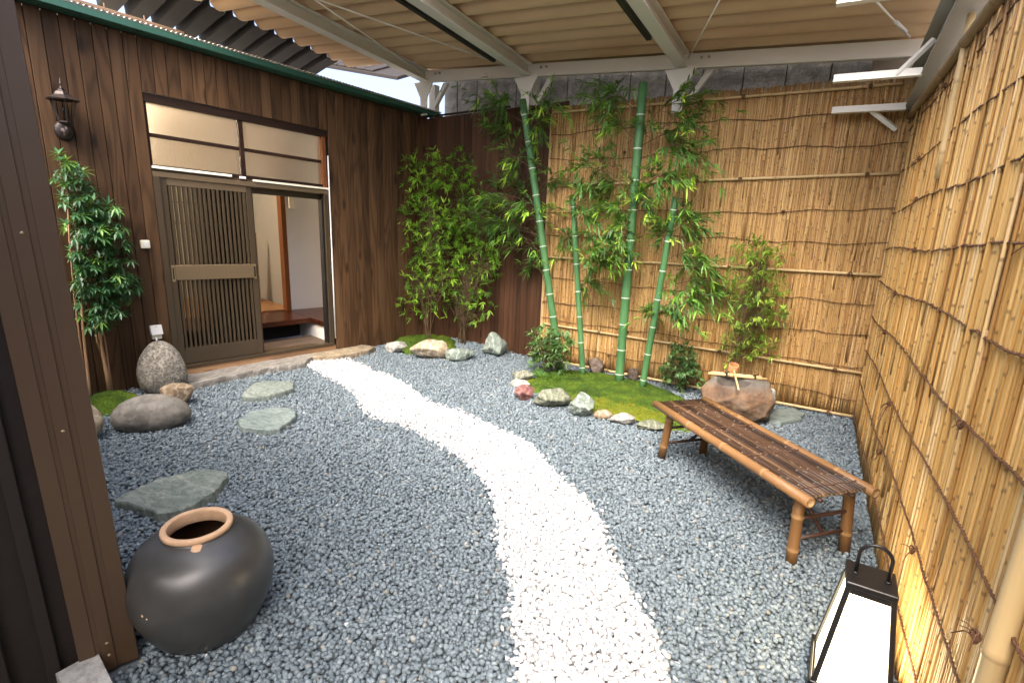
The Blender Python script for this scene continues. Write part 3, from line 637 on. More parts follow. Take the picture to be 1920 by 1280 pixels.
#==PART2==
# ------------------------------------------------------------------ rocks
def rock(name, label, loc, dims, rz, mat, seed=0, ang=.0, taper=0., sink=.03, sub=4, rough=.05, power=1., group='natural rocks edging the planting and the walls', cat='rock', tilt=0., lean=(0, 0), top_flat=None, tw=0.):
    rs = random.Random(seed); b = bmesh.new(); bmesh.ops.create_icosphere(b, subdivisions=sub, radius=1)
    planes = []
    for i in range(17):
        n = Vector((rs.gauss(0, 1), rs.gauss(0, 1), rs.gauss(0, .8))).normalized(); planes.append((n, rs.uniform(.5, .7)))
    if top_flat: planes.append((Vector((rs.uniform(-.1, .1), rs.uniform(-.1, .1), 1)).normalized(), top_flat))
    rt = Matrix.Rotation(tilt, 3, 'Y'); gk = 1+.42*max(0, ang-.3); dims = (dims[0]*gk, dims[1]*gk, dims[2]*(1+.22*max(0, ang-.3)))
    for v in b.verts:
        p = v.co.normalized(); r = 1.
        pz = Vector((abs(p.x)**power*(1 if p.x > 0 else -1), abs(p.y)**power*(1 if p.y > 0 else -1), p.z)) if power != 1 else p
        if ang:
            rr = 1.
            for n, d in planes:
                c = n.dot(p)
                if c > .05: rr = min(rr, d/c)
            r = r*(1-ang)+rr*ang
        elif top_flat and p.z > .05: r = min(1., top_flat/p.z)
        ang_ = ang; r *= 1+rough*1.6*nz(p, 1.3, seed)+rough*nz(p, 3.1, seed+2)+rough*.5*nz(p, 7.5, seed+5)+rough*.3*nz(p, 17, seed+9)
        q = pz*r
        zf = (q.z+1)/2
        q.x *= 1-taper*zf; q.y *= 1-taper*zf
        q = rt @ q
        v.co = Vector((q.x*dims[0]/2+lean[0]*zf, q.y*dims[1]/2+lean[1]*zf, q.z*dims[2]/2+dims[2]/2-sink))
    me = bpy.data.meshes.new(name); b.to_mesh(me); b.free(); me.materials.append(MT[mat])
    me.polygons.foreach_set('use_smooth', [True]*len(me.polygons))
    if ang > .3:
        try: me.set_sharp_from_angle(angle=R(32))
        except Exception: pass
    o = bpy.data.objects.new(name, me); COL.objects.link(o); o.location = (loc[0], loc[1], loc[2] if len(loc) > 2 else 0); o.rotation_euler = (0, 0, rz)
    return tag(o, label, cat, group)
VA = R(32)          # the facing direction of rocks seen along the view
MT['r_granite'] = rockmat('speckled_granite', (.2, .19, .16), (.31, .29, .245), (.42, .395, .34), 9, .85, (.075, .07, .06), rough=.85, bump=.5)
MT['r_tan'] = rockmat('tan_rock', (.2, .145, .09), (.28, .215, .145), (.37, .305, .225), 6, .1, vein=.25)
MT['r_grey'] = rockmat('smooth_grey_rock', (.16, .15, .128), (.21, .197, .17), (.255, .24, .21), 5, .25, (.14, .13, .11), bump=.2)
MT['r_cream'] = rockmat('cream_rock', (.27, .21, .14), (.4, .33, .235), (.49, .43, .33), 5, .15, (.25, .18, .1), vein=.3)
MT['r_green'] = rockmat('blue_green_rock', (.12, .155, .135), (.19, .235, .205), (.28, .325, .285), 5, .2, (.1, .12, .1), vein=.3)
MT['r_pale'] = rockmat('pale_grey_rock', (.2, .2, .18), (.29, .29, .265), (.38, .38, .35), 6, .2, (.2, .2, .18), vein=.2)
MT['r_grn2'] = rockmat('mossy_green_rock', (.11, .13, .085), (.18, .2, .145), (.28, .28, .22), 7, .3, (.09, .1, .06), vein=.25, bump=.9)
MT['r_red'] = rockmat('dull_red_rock', (.13, .055, .05), (.22, .1, .09), (.3, .17, .15), 7, .2, (.1, .05, .05), vein=.2)
MT['r_white'] = rockmat('white_rock', (.22, .22, .2), (.31, .31, .285), (.4, .4, .37), 7, .15, (.3, .2, .15), vein=.1)
MT['r_brown'] = rockmat('dark_brown_rock', (.1, .075, .06), (.16, .125, .1), (.22, .18, .15), 8, .3, (.06, .05, .04), bump=.8)
MT['r_rust'] = rockmat('rusty_basin_rock', (.14, .1, .075), (.26, .155, .085), (.3, .22, .16), 4.5, .3, (.1, .08, .07), vein=.12, bump=.9)
MT['r_grim'] = rockmat('grey_basin_rim', (.17, .155, .13), (.24, .22, .19), (.3, .28, .25), 9, .3, (.1, .09, .08), bump=.5)
MT['flag'] = rockmat('green_slate', (.125, .16, .145), (.19, .23, .205), (.29, .32, .28), 6, .25, (.17, .2, .18), vein=.06, rough=.7, bump=.5, strata=(1, 2.2, 1))
MT['flag2'] = rockmat('blue_slate', (.135, .175, .17), (.175, .22, .21), (.23, .27, .258), 4.5, .2, (.2, .25, .23), vein=.05, rough=.7, bump=.35, strata=(1, 2.5, 1))
MT['kerb'] = rockmat('grey_kerb_stone', (.14, .135, .12), (.22, .21, .19), (.32, .305, .275), 4, .35, (.15, .14, .12), vein=.3, strata=(2.4, 1, 1))
MT['kerb2'] = rockmat('tan_kerb_stone', (.19, .155, .105), (.27, .225, .155), (.34, .295, .22), 5, .3, (.17, .14, .1))

rock('boulder', 'upright speckled granite boulder against the plank wall beside the door', (-4.74, 2.2), (.43, .34, .50), R(65), 'r_granite', 3, 0, .34, .04, 5, .022, cat='boulder')
rock('rock', 'tan broken rock between the upright boulder and the big smooth grey one', (-4.36, 2.12), (.30, .22, .22), R(62), 'r_tan', 8, .9, .1, .03, 4, .06)
rock('boulder', 'big smooth grey oval boulder lying in front of the maple', (-4.06, 1.78), (.54, .33, .285), R(52), 'r_grey', 5, 0, .16, .045, 5, .025, cat='boulder')
rock('boulder', 'cream banded boulder half hidden behind the brown door jamb', (-4.2, 1.4), (.34, .3, .30), R(20), 'r_cream', 12, .35, .2, .03, 4, .04, cat='boulder')
rock('rock', 'small brown rock at the edge of the maple moss', (-4.42, 1.86), (.14, .12, .1), 0, 'r_brown', 31, .5, .1, .02, 3)
rock('rock', 'pale grey rock, first from the door in the corner row', (-4.13, 4.44), (.34, .24, .165), VA, 'r_pale', 15, .85, .15, .03, 4, .06)
rock('rock', 'cream rock, largest in the corner row under the shrub', (-3.70, 4.46), (.42, .3, .245), VA, 'r_cream', 21, .75, .1, .03, 4, .06)
rock('rock', 'low blue grey rock between the cream and the green corner rocks', (-3.36, 4.56), (.40, .24, .185), VA, 'r_green', 26, .85, .2, .03, 4, .04)
rock('rock', 'green rock with a pointed top against the dark board wall', (-3.13, 4.96), (.36, .28, .28), VA, 'r_green', 33, 1., .2, .03, 4, .07, lean=(.05, 0))
rock('rock', 'flat grey green rock at the tip of the moss bed', (-2.43, 4.40), (.25, .17, .13), VA, 'r_grn2', 41, 1., .1, .03, 4, .06)
rock('rock', 'thin pale slab lying above the dull red rock', (-2.37, 4.22), (.22, .16, .09), VA, 'r_pale', 44, 1., .1, .025, 4, .06)
rock('rock', 'dull red rock at the front corner of the moss bed', (-2.16, 3.93), (.215, .17, .125), VA, 'r_red', 47, 1., .05, .02, 4, .06)
rock('rock', 'large grey green rock with a flat face edging the moss bed', (-1.85, 3.90), (.37, .2, .21), VA, 'r_grn2', 53, 1., .05, .03, 4, .07)
rock('rock', 'craggy green grey rock beside the large moss bed rock', (-1.56, 3.87), (.23, .2, .20), VA, 'r_green', 57, 1., .1, .03, 4, .09)
rock('rock', 'small rounded tan rock in front of the yellow moss', (-1.40, 3.93), (.19, .14, .09), VA, 'r_tan', 61, .3, .1, .025, 4, .04)
rock('rock', 'white long rock edging the yellow moss', (-1.22, 3.92), (.29, .14, .095), VA, 'r_white', 65, .95, .1, .025, 4, .06)
rock('rock', 'flat dark green rock near the far bench leg', (-1.0, 3.93), (.31, .17, .09), VA, 'r_grn2', 69, .95, .1, .025, 4, .06)
rock('rock', 'brown grey block leaning on the reed fence behind the shortest bamboo', (-1.92, 5.08), (.2, .16, .19), VA, 'r_brown', 73, .8, .05, .02, 4, .05)
rock('rock', 'small dark rock at the reed fence behind the slanted bamboo', (-1.53, 5.1), (.15, .12, .14), VA, 'r_brown', 77, .75, .05, .02, 3, .05)
rock('rock', 'grey rough rock tucked behind the stone basin', (-.27, 4.86), (.22, .2, .27), VA, 'r_pale', 81, .6, .25, .03, 4, .07)

def slab(name, label, pts, z, th, mat, seed, cat='stepping stone'):
    rs = random.Random(seed); P = [np.array(p[:2]) for p in pts]; c = sum(P)/len(P); out = []
    for a, b in zip(P, P[1:]+P[:1]):
        n = max(2, int(np.linalg.norm(b-a)/.02))
        for i in range(n):
            q = a+(b-a)*i/n; d = (q-c)/np.linalg.norm(q-c); out.append(q+d*(rs.uniform(-.006, .006)+.012*nz((*q, 0), 9, seed)))
    n = len(out); m = MB(); V = []; zz = lambda q, k: z+.008*nz((*q, 0), 5, seed)+.003*nz((*q, 0), 22, seed)-(.006 if k == 0 else 0)
    rings = [(1.025, z-th, None), (1.01, z-th*.35, None), (1., None, 0), (.965, None, 1), (.8, None, 1), (.6, None, 1), (.4, None, 1), (.2, None, 1)]
    for sc, z0, k2 in rings:
        for q in out: p = c+(q-c)*sc; V.append((p[0]-c[0], p[1]-c[1], z0 if z0 is not None else zz(p, k2)))
    V.append((0, 0, zz(c, 1))); R_ = len(rings)
    Fc = [(r*n+i, r*n+(i+1) % n, (r+1)*n+(i+1) % n, (r+1)*n+i) for r in range(R_-1) for i in range(n)]+[((R_-1)*n+i, (R_-1)*n+(i+1) % n, R_*n) for i in range(n)]
    m.add(V, Fc); o = m.build(name, mat, None, recalc=True, loc=(c[0], c[1], 0)); sharp(o, 38)
    return tag(o, label, cat, {'stepping stone': 'slate stepping stones set in the gravel', 'doorstep': 'long stones below the sliding door'}[cat])
def px(l, z): return [at_z(x, y, z) for x, y in l]
slab('stepping_stone', 'large pale green slate stepping stone behind the dark jar', px([(215, 937), (232, 924), (265, 909), (302, 894), (356, 881), (400, 878), (425, 883), (427, 892), (403, 917), (376, 937), (350, 950), (322, 959), (296, 960), (265, 949), (245, 940)], .05), .05, .06, 'flag', 1)
slab('stepping_stone', 'blue green slate stepping stone, nearer of the two in mid court', px([(448, 787), (470, 770), (514, 762), (537, 762), (559, 772), (551, 783), (524, 801), (497, 805), (453, 801)], .035), .035, .05, 'flag2', 2)
slab('stepping_stone', 'grey green stepping stone nearest to the sliding door', px([(453, 739), (477, 716), (504, 713), (549, 714), (551, 727), (531, 734), (497, 741), (463, 745)], .045), .045, .06, 'flag', 3)
slab('doorstep_stone', 'long grey curved doorstep stone under the sliding door', px([(340, 697), (420, 683), (500, 668), (556, 664), (590, 664), (572, 680), (520, 688), (450, 700), (350, 722), (338, 712)], .05), .055, .09, 'kerb', 4, 'doorstep')
slab('doorstep_stone', 'tan flat doorstep stone towards the corner shrubs', px([(562, 660), (600, 655), (680, 646), (706, 650), (690, 657), (640, 667), (600, 670), (566, 668)], .045), .05, .08, 'kerb2', 5, 'doorstep')
slab('stepping_stone', 'flat grey slate lying by the reed fence behind the bench', px([(1440, 775), (1460, 766), (1490, 765), (1510, 775), (1500, 786), (1465, 792), (1442, 790)], .02), .025, .05, 'flag2', 6)

# ------------------------------------------------------------------ gravel
PATH_L = [(568, 682), (609, 702), (649, 723), (669, 736), (680, 765), (703, 783), (761, 798), (801, 819), (846, 845), (888, 877), (913, 908), (926, 939), (931, 970), (937, 1002), (932, 1033), (955, 1080), (962, 1120), (952, 1140), (966, 1200), (975, 1280), (985, 1400), (990, 1700)]
PATH_R = [(605, 668), (627, 669), (676, 682), (707, 698), (752, 714), (774, 731), (810, 757), (872, 774), (913, 796), (966, 816), (1011, 848), (1038, 881), (1064, 912), (1096, 930), (1116, 961), (1131, 993), (1138, 1024), (1160, 1060), (1182, 1110), (1215, 1170), (1240, 1220), (1255, 1280), (1290, 1400), (1380, 1700)]
PL = np.array([at_z(*p)[:2] for p in PATH_L]); PR = np.array([at_z(*p)[:2] for p in PATH_R]); POLY = np.vstack([PL, PR[::-1]])
def inpoly(P, poly):
    ins = np.zeros(len(P), bool); n = len(poly); j = n-1
    for i in range(n):
        a, b = poly[i], poly[j]
        c = ((a[1] > P[:, 1]) != (b[1] > P[:, 1])) & (P[:, 0] < (b[0]-a[0])*(P[:, 1]-a[1])/(b[1]-a[1]+1e-12)+a[0]); ins ^= c; j = i
    return ins
def dome(n, rings, low=R(122)):                        # a pebble without the underside nobody sees
    v = [(0, 0, 1.)]
    for i in range(1, rings+1):
        a = low*i/rings; v += [(math.sin(a)*math.cos(6.2832*(j+.5*(i % 2))/n), math.sin(a)*math.sin(6.2832*(j+.5*(i % 2))/n), math.cos(a)) for j in range(n)]
    f = [(0, 1+j, 1+(j+1) % n) for j in range(n)]
    for i in range(1, rings):
        a, b = 1+(i-1)*n, 1+i*n
        for j in range(n):
            k1 = (j+1) % n
            f += [(a+j, b+j, b+k1 if i % 2 == 0 else b+j), (a+j, b+k1, a+k1)] if i % 2 == 0 else [(a+j, b+j, a+k1), (a+k1, b+j, b+k1)]
    return np.array(v), np.array([q for q in f if len(set(q)) == 3])
TPL = {3: dome(10, 4), 2: dome(7, 3), 1: dome(6, 2)}
def euler(rx, ry, rz_):
    cx, sx, cy, sy, cz, sz = np.cos(rx), np.sin(rx), np.cos(ry), np.sin(ry), np.cos(rz_), np.sin(rz_)
    M = np.empty((len(rx), 3, 3)); M[:, 0, 0] = cz*cy; M[:, 0, 1] = cz*sy*sx-sz*cx; M[:, 0, 2] = cz*sy*cx+sz*sx
    M[:, 1, 0] = sz*cy; M[:, 1, 1] = sz*sy*sx+cz*cx; M[:, 1, 2] = sz*sy*cx-cz*sx; M[:, 2, 0] = -sy; M[:, 2, 1] = cy*sx; M[:, 2, 2] = cy*cx; return M
def pebbles(name, mat, pos, size, tilt, kind_label, flat=.56):
    N = len(pos); dist = np.linalg.norm(pos-[0, 0, H], axis=1)
    lod = np.where(dist < 2.25, 3, np.where(dist < 3.9, 2, 1))
    allv, allf, allt = [], [], []; off = 0
    for L, (tv, tf) in TPL.items():
        idx = np.where(lod == L)[0]; n = len(idx)
        if not n: continue
        s = size[idx]; sc = np.stack([s*rng.uniform(.85, 1.35, n), s*rng.uniform(.62, .95, n), s*rng.uniform(flat*.75, flat*1.25, n)], 1)*(1.12 if L == 1 else 1.)
        M = euler(rng.normal(0, tilt, n), rng.normal(0, tilt, n), rng.uniform(0, 6.283, n))
        v = tv[None]*np.ones((n, 1, 1)); sh = rng.normal(0, .16, (n, 3)); ph = rng.uniform(0, 6.28, (n, 3))      # lumpy, egg-like
        v = v*(1+(v @ sh[:, :, None])*.7+.07*np.sin(2.2*v[:, :, [1]]+ph[:, None, :1])+.06*np.sin(2.6*v[:, :, [0]]+ph[:, None, 1:2]))
        
        v = np.einsum('nij,nkj->nki', M, v*sc[:, None, :])+pos[idx][:, None, :]
        nv = len(tv); allv.append(v.reshape(-1, 3)); allf.append((tf[None]+(np.arange(n)*nv)[:, None, None]+off).reshape(-1, 3)); off += n*nv
        allt.append(np.repeat(rng.random(n), nv))
    v = np.vstack(allv); f = np.vstack(allf); t = np.concatenate(allt)
    me = bpy.data.meshes.new(name); me.vertices.add(len(v)); me.vertices.foreach_set('co', v.astype(np.float32).ravel())
    me.loops.add(f.size); me.loops.foreach_set('vertex_index', f.astype(np.int32).ravel()); me.polygons.add(len(f))
    me.polygons.foreach_set('loop_start', np.arange(0, f.size, 3, dtype=np.int32)); me.polygons.foreach_set('use_smooth', np.ones(len(f), bool))
    me.attributes.new('tint', 'FLOAT', 'POINT').data.foreach_set('value', t.astype(np.float32))
    me.update(calc_edges=True); me.validate(); me.materials.append(MT[mat]); print(name, N, 'pebbles', len(f), 'tris')
    o = bpy.data.objects.new(name, me); COL.objects.link(o); return tag(o, kind_label[0], kind_label[1], kind='stuff')
def scatter(x0, x1, y0, y1, s, jit=.45):
    xs = np.arange(x0, x1, s); ys = np.arange(y0, y1, s*.866); X, Y = np.meshgrid(xs, ys); X = X+(np.arange(len(ys)) % 2)[:, None]*s/2
    P = np.stack([X.ravel(), Y.ravel()], 1); return P+rng.uniform(-jit*s, jit*s, P.shape)
def infield(P):                                     # the seen part of the court, inside its walls
    s = (P-P0[:2]) @ nn[:2]
    front = (P[:, 1] > .30) & ((P[:, 1] > .72) | (P[:, 0] > -1.9))
    q = np.c_[P, np.zeros(len(P))]-[0, 0, H]; c = q @ Mc.T; z = np.maximum(c[:, 2], 1e-3); u = F*c[:, 0]/z; w = F*c[:, 1]/z
    vis = (c[:, 2] > .2) & (np.abs(u) < 1150) & (w < 820)
    return (s > .004) & (P[:, 1] < 5.19) & (P[:, 0] < .40+.055*(5.2-P[:, 1])/3.4) & front & vis
P = scatter(-5.3, .5, .3, 5.2, .0205); P = P[infield(P)]; edge = inpoly(P+rng.normal(0, .022, P.shape), POLY)
Pg, Pw = P[~edge], P[edge]
P2 = scatter(-5.3, .5, .3, 5.2, .0225); P2 = P2[infield(P2)]; e2 = inpoly(P2+rng.normal(0, .022, P2.shape), POLY); far2 = np.linalg.norm(np.c_[P2, np.full(len(P2), -H)], axis=1) > 3.9; Pg2 = P2[~e2 & (rng.random(len(P2)) < np.where(far2, .3, .9))]; Pw2 = P2[e2 & (rng.random(len(P2)) < 1.1)]
stray = rng.random(len(Pw)) < .009; Pg = np.vstack([Pg, Pw[stray]])
near = rng.random(len(Pg)) < .0016; Pw = np.vstack([Pw[~stray], Pg[near]]); Pg = Pg[~near]
mound = lambda P: .07*np.exp(-(((P[:, 0]+3.75)/.75)**2+((P[:, 1]-5.15)/.5)**2))+.03*np.exp(-(((P[:, 0]+4.8)/.5)**2+((P[:, 1]-1.85)/.3)**2))
def z_(P, a, b): return np.c_[P, rng.uniform(a, b, len(P))+mound(P)]
pos = np.vstack([z_(Pg, -.016, -.004), z_(Pg2, -.004, .006)])
pebbles('gravel', 'gravel', pos, rng.uniform(.0098, .0152, len(pos)), .19, ('blue grey rounded pebbles covering the court floor', 'gravel'))
P3 = scatter(-5.3, .5, .3, 5.2, .026); P3 = P3[infield(P3)]; P3 = P3[inpoly(P3, POLY) & (np.linalg.norm(np.c_[P3, np.full(len(P3), -H)], axis=1) < 3.9)]
pos = np.vstack([z_(Pw, -.012, .0), z_(Pw2, .002, .012), z_(P3, .004, .013)])
pebbles('white_pebbles', 'whitepeb', pos, rng.uniform(.0105, .0158, len(pos)), .25, ('winding path of white pebbles through the grey gravel', 'pebble path'), .55)

# ------------------------------------------------------------------ moss
def moss(name, label, pts, hgt, seed, cell=.02, yellow=None, base=.0):
    P = np.array([p[:2] for p in pts]); lo, hi = P.min(0), P.max(0); nx, ny = [max(3, int(v/cell)) for v in hi-lo]; c = (lo+hi)/2
    xs, ys = np.linspace(lo[0]-.02, hi[0]+.02, nx), np.linspace(lo[1]-.02, hi[1]+.02, ny); G = np.array([(a, b) for b in ys for a in xs]); ins = inpoly(G, P)
    ed = np.full(len(G), 9.)
    for a, b in zip(P, np.roll(P, -1, 0)):
        ab = b-a; t = np.clip(((G-a) @ ab)/(ab @ ab), 0, 1); ed = np.minimum(ed, np.linalg.norm(G-(a+t[:, None]*ab), axis=1))
    ed = np.where(ins, ed, -ed); V = []; T = []
    for (gx, gy), e in zip(G, ed):
        n1 = nz((gx, gy, 0), 7, seed); n2 = nz((gx, gy, 0), 24, seed); cr = abs(nz((gx, gy, 0), 4.2, seed+4))
        z = base+.01+hgt*min(1, max(0, e+.01)/.09)**.6+.02*n1+.011*n2-(.016 if cr < .045 and e > .03 else 0)
        V.append((gx-c[0], gy-c[1], z if e > -.03 else -.06)); T.append(min(1, max(.001, (yellow(gx, gy) if yellow else .35)+.25*n1)))
    Fc = [(j*nx+i, j*nx+i+1, (j+1)*nx+i+1, (j+1)*nx+i) for j in range(ny-1) for i in range(nx-1) if max(ed[j*nx+i], ed[j*nx+i+1], ed[(j+1)*nx+i]) > -.02]
    m = MB().add(V, Fc, T)
    k2 = np.where(ed > -.005)[0]; area = len(k2)*cell*cell; nb = min(26000, int(area*30000))
    for i in rng.choice(k2, nb):
        v = np.array(V[i])+[random.uniform(-cell/2, cell/2), random.uniform(-cell/2, cell/2), -.003]; a = random.uniform(0, 6.28); h = random.uniform(.006, .015); w = .0022
        d = np.array([math.cos(a), math.sin(a), 0]); tp = v+[random.uniform(-.006, .006), random.uniform(-.006, .006), h]
        m.add([v-d*w, v+d*w, tp], [(0, 1, 2)], min(1, max(.001, T[i]+random.uniform(-.12, .2))))
    o = m.build(name, 'moss', None, True, loc=(c[0], c[1], 0)); return tag(o, label, 'moss', kind='stuff')
def yl(x, y):
    q = (np.array([x, y, 0])-[0, 0, H]) @ Mc.T; u, v = 960+F*q[0]/q[2], 640+F*q[1]/q[2]
    return .78 if v > 735+.16*(u-1080) else (.7 if u < 1015 else .32)
moss('moss', 'green and yellow moss bed at the foot of the bamboo poles', px([(992, 712), (1040, 692), (1090, 694), (1150, 702), (1215, 716), (1262, 735), (1305, 760), (1290, 800), (1245, 797), (1190, 782), (1110, 768), (1060, 745), (1000, 728)], .03), .032, 3, .02, lambda x, y: .8 if (y < 4.25 and x > -1.78) else (.62 if x < -2.3 else .27))
moss('moss', 'dark green moss patch behind the corner rocks', px([(738, 640), (770, 629), (830, 631), (856, 640), (850, 652), (760, 655)], .06), .05, 6, .025, lambda x, y: .4, .04)
moss('moss', 'green moss clump at the foot of the maple trunks', px([(165, 745), (190, 737), (230, 735), (262, 742), (235, 752), (205, 768), (172, 768)], .05), .06, 9, .016, lambda x, y: .35, .02)

# ------------------------------------------------------------------ big dark jar
jar = thing('jar', 'large round dark glazed jar with bare clay rim at the front left', 'jar', (-1.885, .93, -.015))
prof = [(.0, .0), (.14, .0), (.175, .02), (.205, .07), (.236, .14), (.25, .21), (.248, .265), (.234, .315), (.206, .36), (.168, .392), (.132, .41), (.118, .417), (.1135, .4235)]
def smooth_prof(p, n=4):
    p = [np.array(q) for q in p]; out = []
    for i in range(len(p)-1):
        a, b, c, d = p[max(i-1, 0)], p[i], p[i+1], p[min(i+2, len(p)-1)]
        for t in np.linspace(0, 1, n, endpoint=False): out.append(.5*((2*b)+(-a+c)*t+(2*a-5*b+4*c-d)*t*t+(-a+3*b-3*c+d)*t**3))
    return [(max(0, q[0]), q[1]) for q in out+[p[-1]]]
m = MB().lathe([(0, 0)]+smooth_prof(prof[1:]), 64); m.f = [f for f in m.f if len(f) <= 4]; m.mi = [0]*len(m.f)
m.map(lambda x, y, z: (x*(1+.012*nz((x, y, z), 4)), y*(1+.012*nz((x, y, z), 4)), z)).build('body', 'jar', jar, True)
MB().lathe(smooth_prof([(.1138, .4237), (.1185, .428), (.1205, .435), (.119, .442), (.114, .4455), (.104, .4455), (.0985, .442), (.0965, .43), (.097, .41), (.101, .395)]), 64).map(lambda x, y, z: (x, y, z+.0015*nz((x, y, 0), 30))).build('rim', 'terracotta', jar, True)
inn = MB().lathe(smooth_prof([(.1015, .394), (.14, .385), (.2, .34), (.235, .26), (.235, .2), (.19, .07), (.13, .02), (.001, .018)]), 48); inn.f = [f[::-1] for f in inn.f if len(f) <= 4]; inn.mi = [0]*len(inn.f); inn.build('inner_wall', 'jarin', jar, True)
for o in jar.children:
    if o.name.startswith('rim'):
        b = bmesh.new(); b.from_mesh(o.data); bmesh.ops.delete(b, geom=[f for f in b.faces if len(f.verts) > 4], context='FACES_ONLY'); b.to_mesh(o.data); b.free()
def patch(cx, cz, w, h, mat, name):                  # bare clay chips standing a hair proud of the glaze
    m = MB(); V = []; n = 12
    pr = np.array(smooth_prof(prof[1:])); rad = lambda z: np.interp(z, pr[:, 1], pr[:, 0])
    for i in range(n):
        a = 2*math.pi*i/n; rr = random.uniform(.8, 1.15); z = cz+h*math.sin(a)*rr; t = cx+w*math.cos(a)*rr; V.append(((rad(z)+.0025)*math.cos(t), (rad(z)+.0025)*math.sin(t), z))
    m.add(V+[((rad(cz)+.005)*math.cos(cx), (rad(cz)+.005)*math.sin(cx), cz)], [((i+1) % n, i, n) for i in range(n)]); return m.build(name, mat, jar, True, recalc=False)
patch(R(-31), .4195, .15, .011, 'terracotta', 'clay_drip'); patch(R(-74), .245, .02, .006, 'terracotta', 'glaze_chip'); patch(R(-70), .237, .012, .004, 'terracotta', 'glaze_chip')

# ------------------------------------------------------------------ bamboo bench
bench = thing('bench', 'low bamboo bench with dark smoked slat seat standing on the grey gravel', 'bench', (0, 0, 0))
u = np.array([-.978, .902, 0]); BL = np.linalg.norm(u); u /= BL; wv_ = np.array([u[1], -u[0], 0]); nearp = np.array([.103, 2.60, .36])
BP = lambda l, w, z: tuple(nearp+u*l+wv_*w+np.array([0, 0, z-.36]))
BW = .395
for w in (0, BW): bam_pole('rail', BP(0, w, .362), BP(1.33, w, .362), .026, 'benchpole', bench, .36, 18, hollow=.74, bulge=.1)
ns = 15; sr = (BW-.052)/ns/2
for i in range(ns):
    w = .026+sr*(2*i+1); bam_pole('slat', BP(.02+random.uniform(0, .012), w, .372+random.uniform(-.002, .002)), BP(1.315, w, .372), sr*.97, 'benchslat', bench, .3, 8, hollow=.5, bulge=.12, nw=.45)
for l in (.09, .45, .82, 1.2):
    m = MB(); rope(m, [BP(l+.004*math.sin(i*1.7), .02+(BW-.04)*i/12, .372+sr*1.02+.001*(i % 2)) for i in range(13)], .0018, .03, .0022); m.build('binding', 'cord', bench, True)
for l, w, dl in ((.10, .045, -.03), (.10, BW-.045, -.03), (1.2, .045, .03), (1.2, BW-.045, .03)):
    ow = -.018 if w < .2 else .012
    bam_pole('leg', BP(l+dl, w+ow, -.01), BP(l, w, .352), .0265, 'benchleg', bench, .2, 16, bulge=.1)
for l in (.095, 1.205):
    for z in (.115, .225): bam_pole('crossbar', BP(l-.01 if l < .5 else l+.01, .055, z), BP(l-.01 if l < .5 else l+.01, BW-.055, z), .0095, 'benchdark', bench, .2, 8)
    MB().tube([BP(l, BW*.55, .12), BP(l+(.24 if l < .5 else -.24), BW*.5, .345)], .0105, 8).build('brace', 'benchdark', bench, True)
for w in (.1, BW-.1): bam_pole('bearer', BP(.03, w, .342), BP(1.3, w, .342), .012, 'benchdark', bench, .3, 8)

# ------------------------------------------------------------------ floor lantern
LC = (.293, 1.99); lan = thing('lantern', 'black framed floor lantern with glowing white panels beside the reed fence', 'lantern', (*LC, -.004), R(-1))
hb_, ht_, zb_, zt_ = .112, .063, .045, .425
m = MB().box(-.127, .127, -.127, .127, 0, .028, .004); m.build('base', 'blackmetal', lan)
m = MB()
for a in range(4):
    sub = MB().box(-.127, .127, -.127, -.117, .0285, .06, .002); ca, sa = math.cos(a*math.pi/2), math.sin(a*math.pi/2)
    sub.map(lambda X, Y, Z: (X*ca-Y*sa, X*sa+Y*ca, Z))
    m.add(sub.v, sub.f); m.fix = True
m.build('base_rim', 'blackmetal', lan)
MB().box(-.073, .073, -.073, .073, .425, .447, .003).build('top_plate', 'blackmetal', lan)
for sx in (-1, 1):
    for sy in (-1, 1):
        MB().box(-.0085, .0085, -.0085, .0085, 0, 1, .002).map(lambda X, Y, Z: (sx*(hb_+(ht_-hb_)*Z)+X, sy*(hb_+(ht_-hb_)*Z)+Y, .028+.398*Z)).build('corner_bar', 'blackmetal', lan)
glow = emit('lantern_glow', (1, .80, .50), 3.4)
for a in range(4):
    ca, sa = math.cos(a*math.pi/2), math.sin(a*math.pi/2); rr = lambda X, Y, Z: (X*ca-Y*sa, X*sa+Y*ca, Z)
    P_ = lambda t, z: (t*(hb_-.006+(ht_-hb_)*(z-.028)/.398), -(hb_-.002+(ht_-hb_)*(z-.028)/.398), z)
    m = MB().prism([P_(-1, .045), P_(1, .045), P_(1, .41), P_(-1, .41)], (0, .004, 0)).map(rr); m.build('panel', glow, lan, recalc=True)
    m = MB().prism([(-hb_, -hb_-.004, .028), (hb_, -hb_-.004, .028), (hb_-.003, -hb_, .046), (-hb_+.003, -hb_, .046)], (0, .014, 0)).map(rr); m.build('bottom_bar', 'blackmetal', lan, recalc=True)
    m = MB().prism([(-ht_-.004, -ht_-.008, .405), (ht_+.004, -ht_-.008, .405), (ht_, -ht_-.006, .4255), (-ht_, -ht_-.006, .4255)], (0, .014, 0)).map(rr); m.build('top_bar', 'blackmetal', lan, recalc=True)
hp = [(-.047, 0, .447), (-.047, 0, .52)]+[(-.047*math.cos(t), 0, .52+.047*math.sin(t)) for t in np.linspace(.2, math.pi-.2, 12)]+[(.047, 0, .52), (.047, 0, .447)]
MB().tube(hp, .006, 10).build('handle', 'blackmetal', lan, True)
for x in (-.047, .047): MB().lathe([(.011, .4475), (.011, .4515), (.006, .453)], 12, (x, 0, 0)).build('handle_foot', 'blackmetal', lan, True)

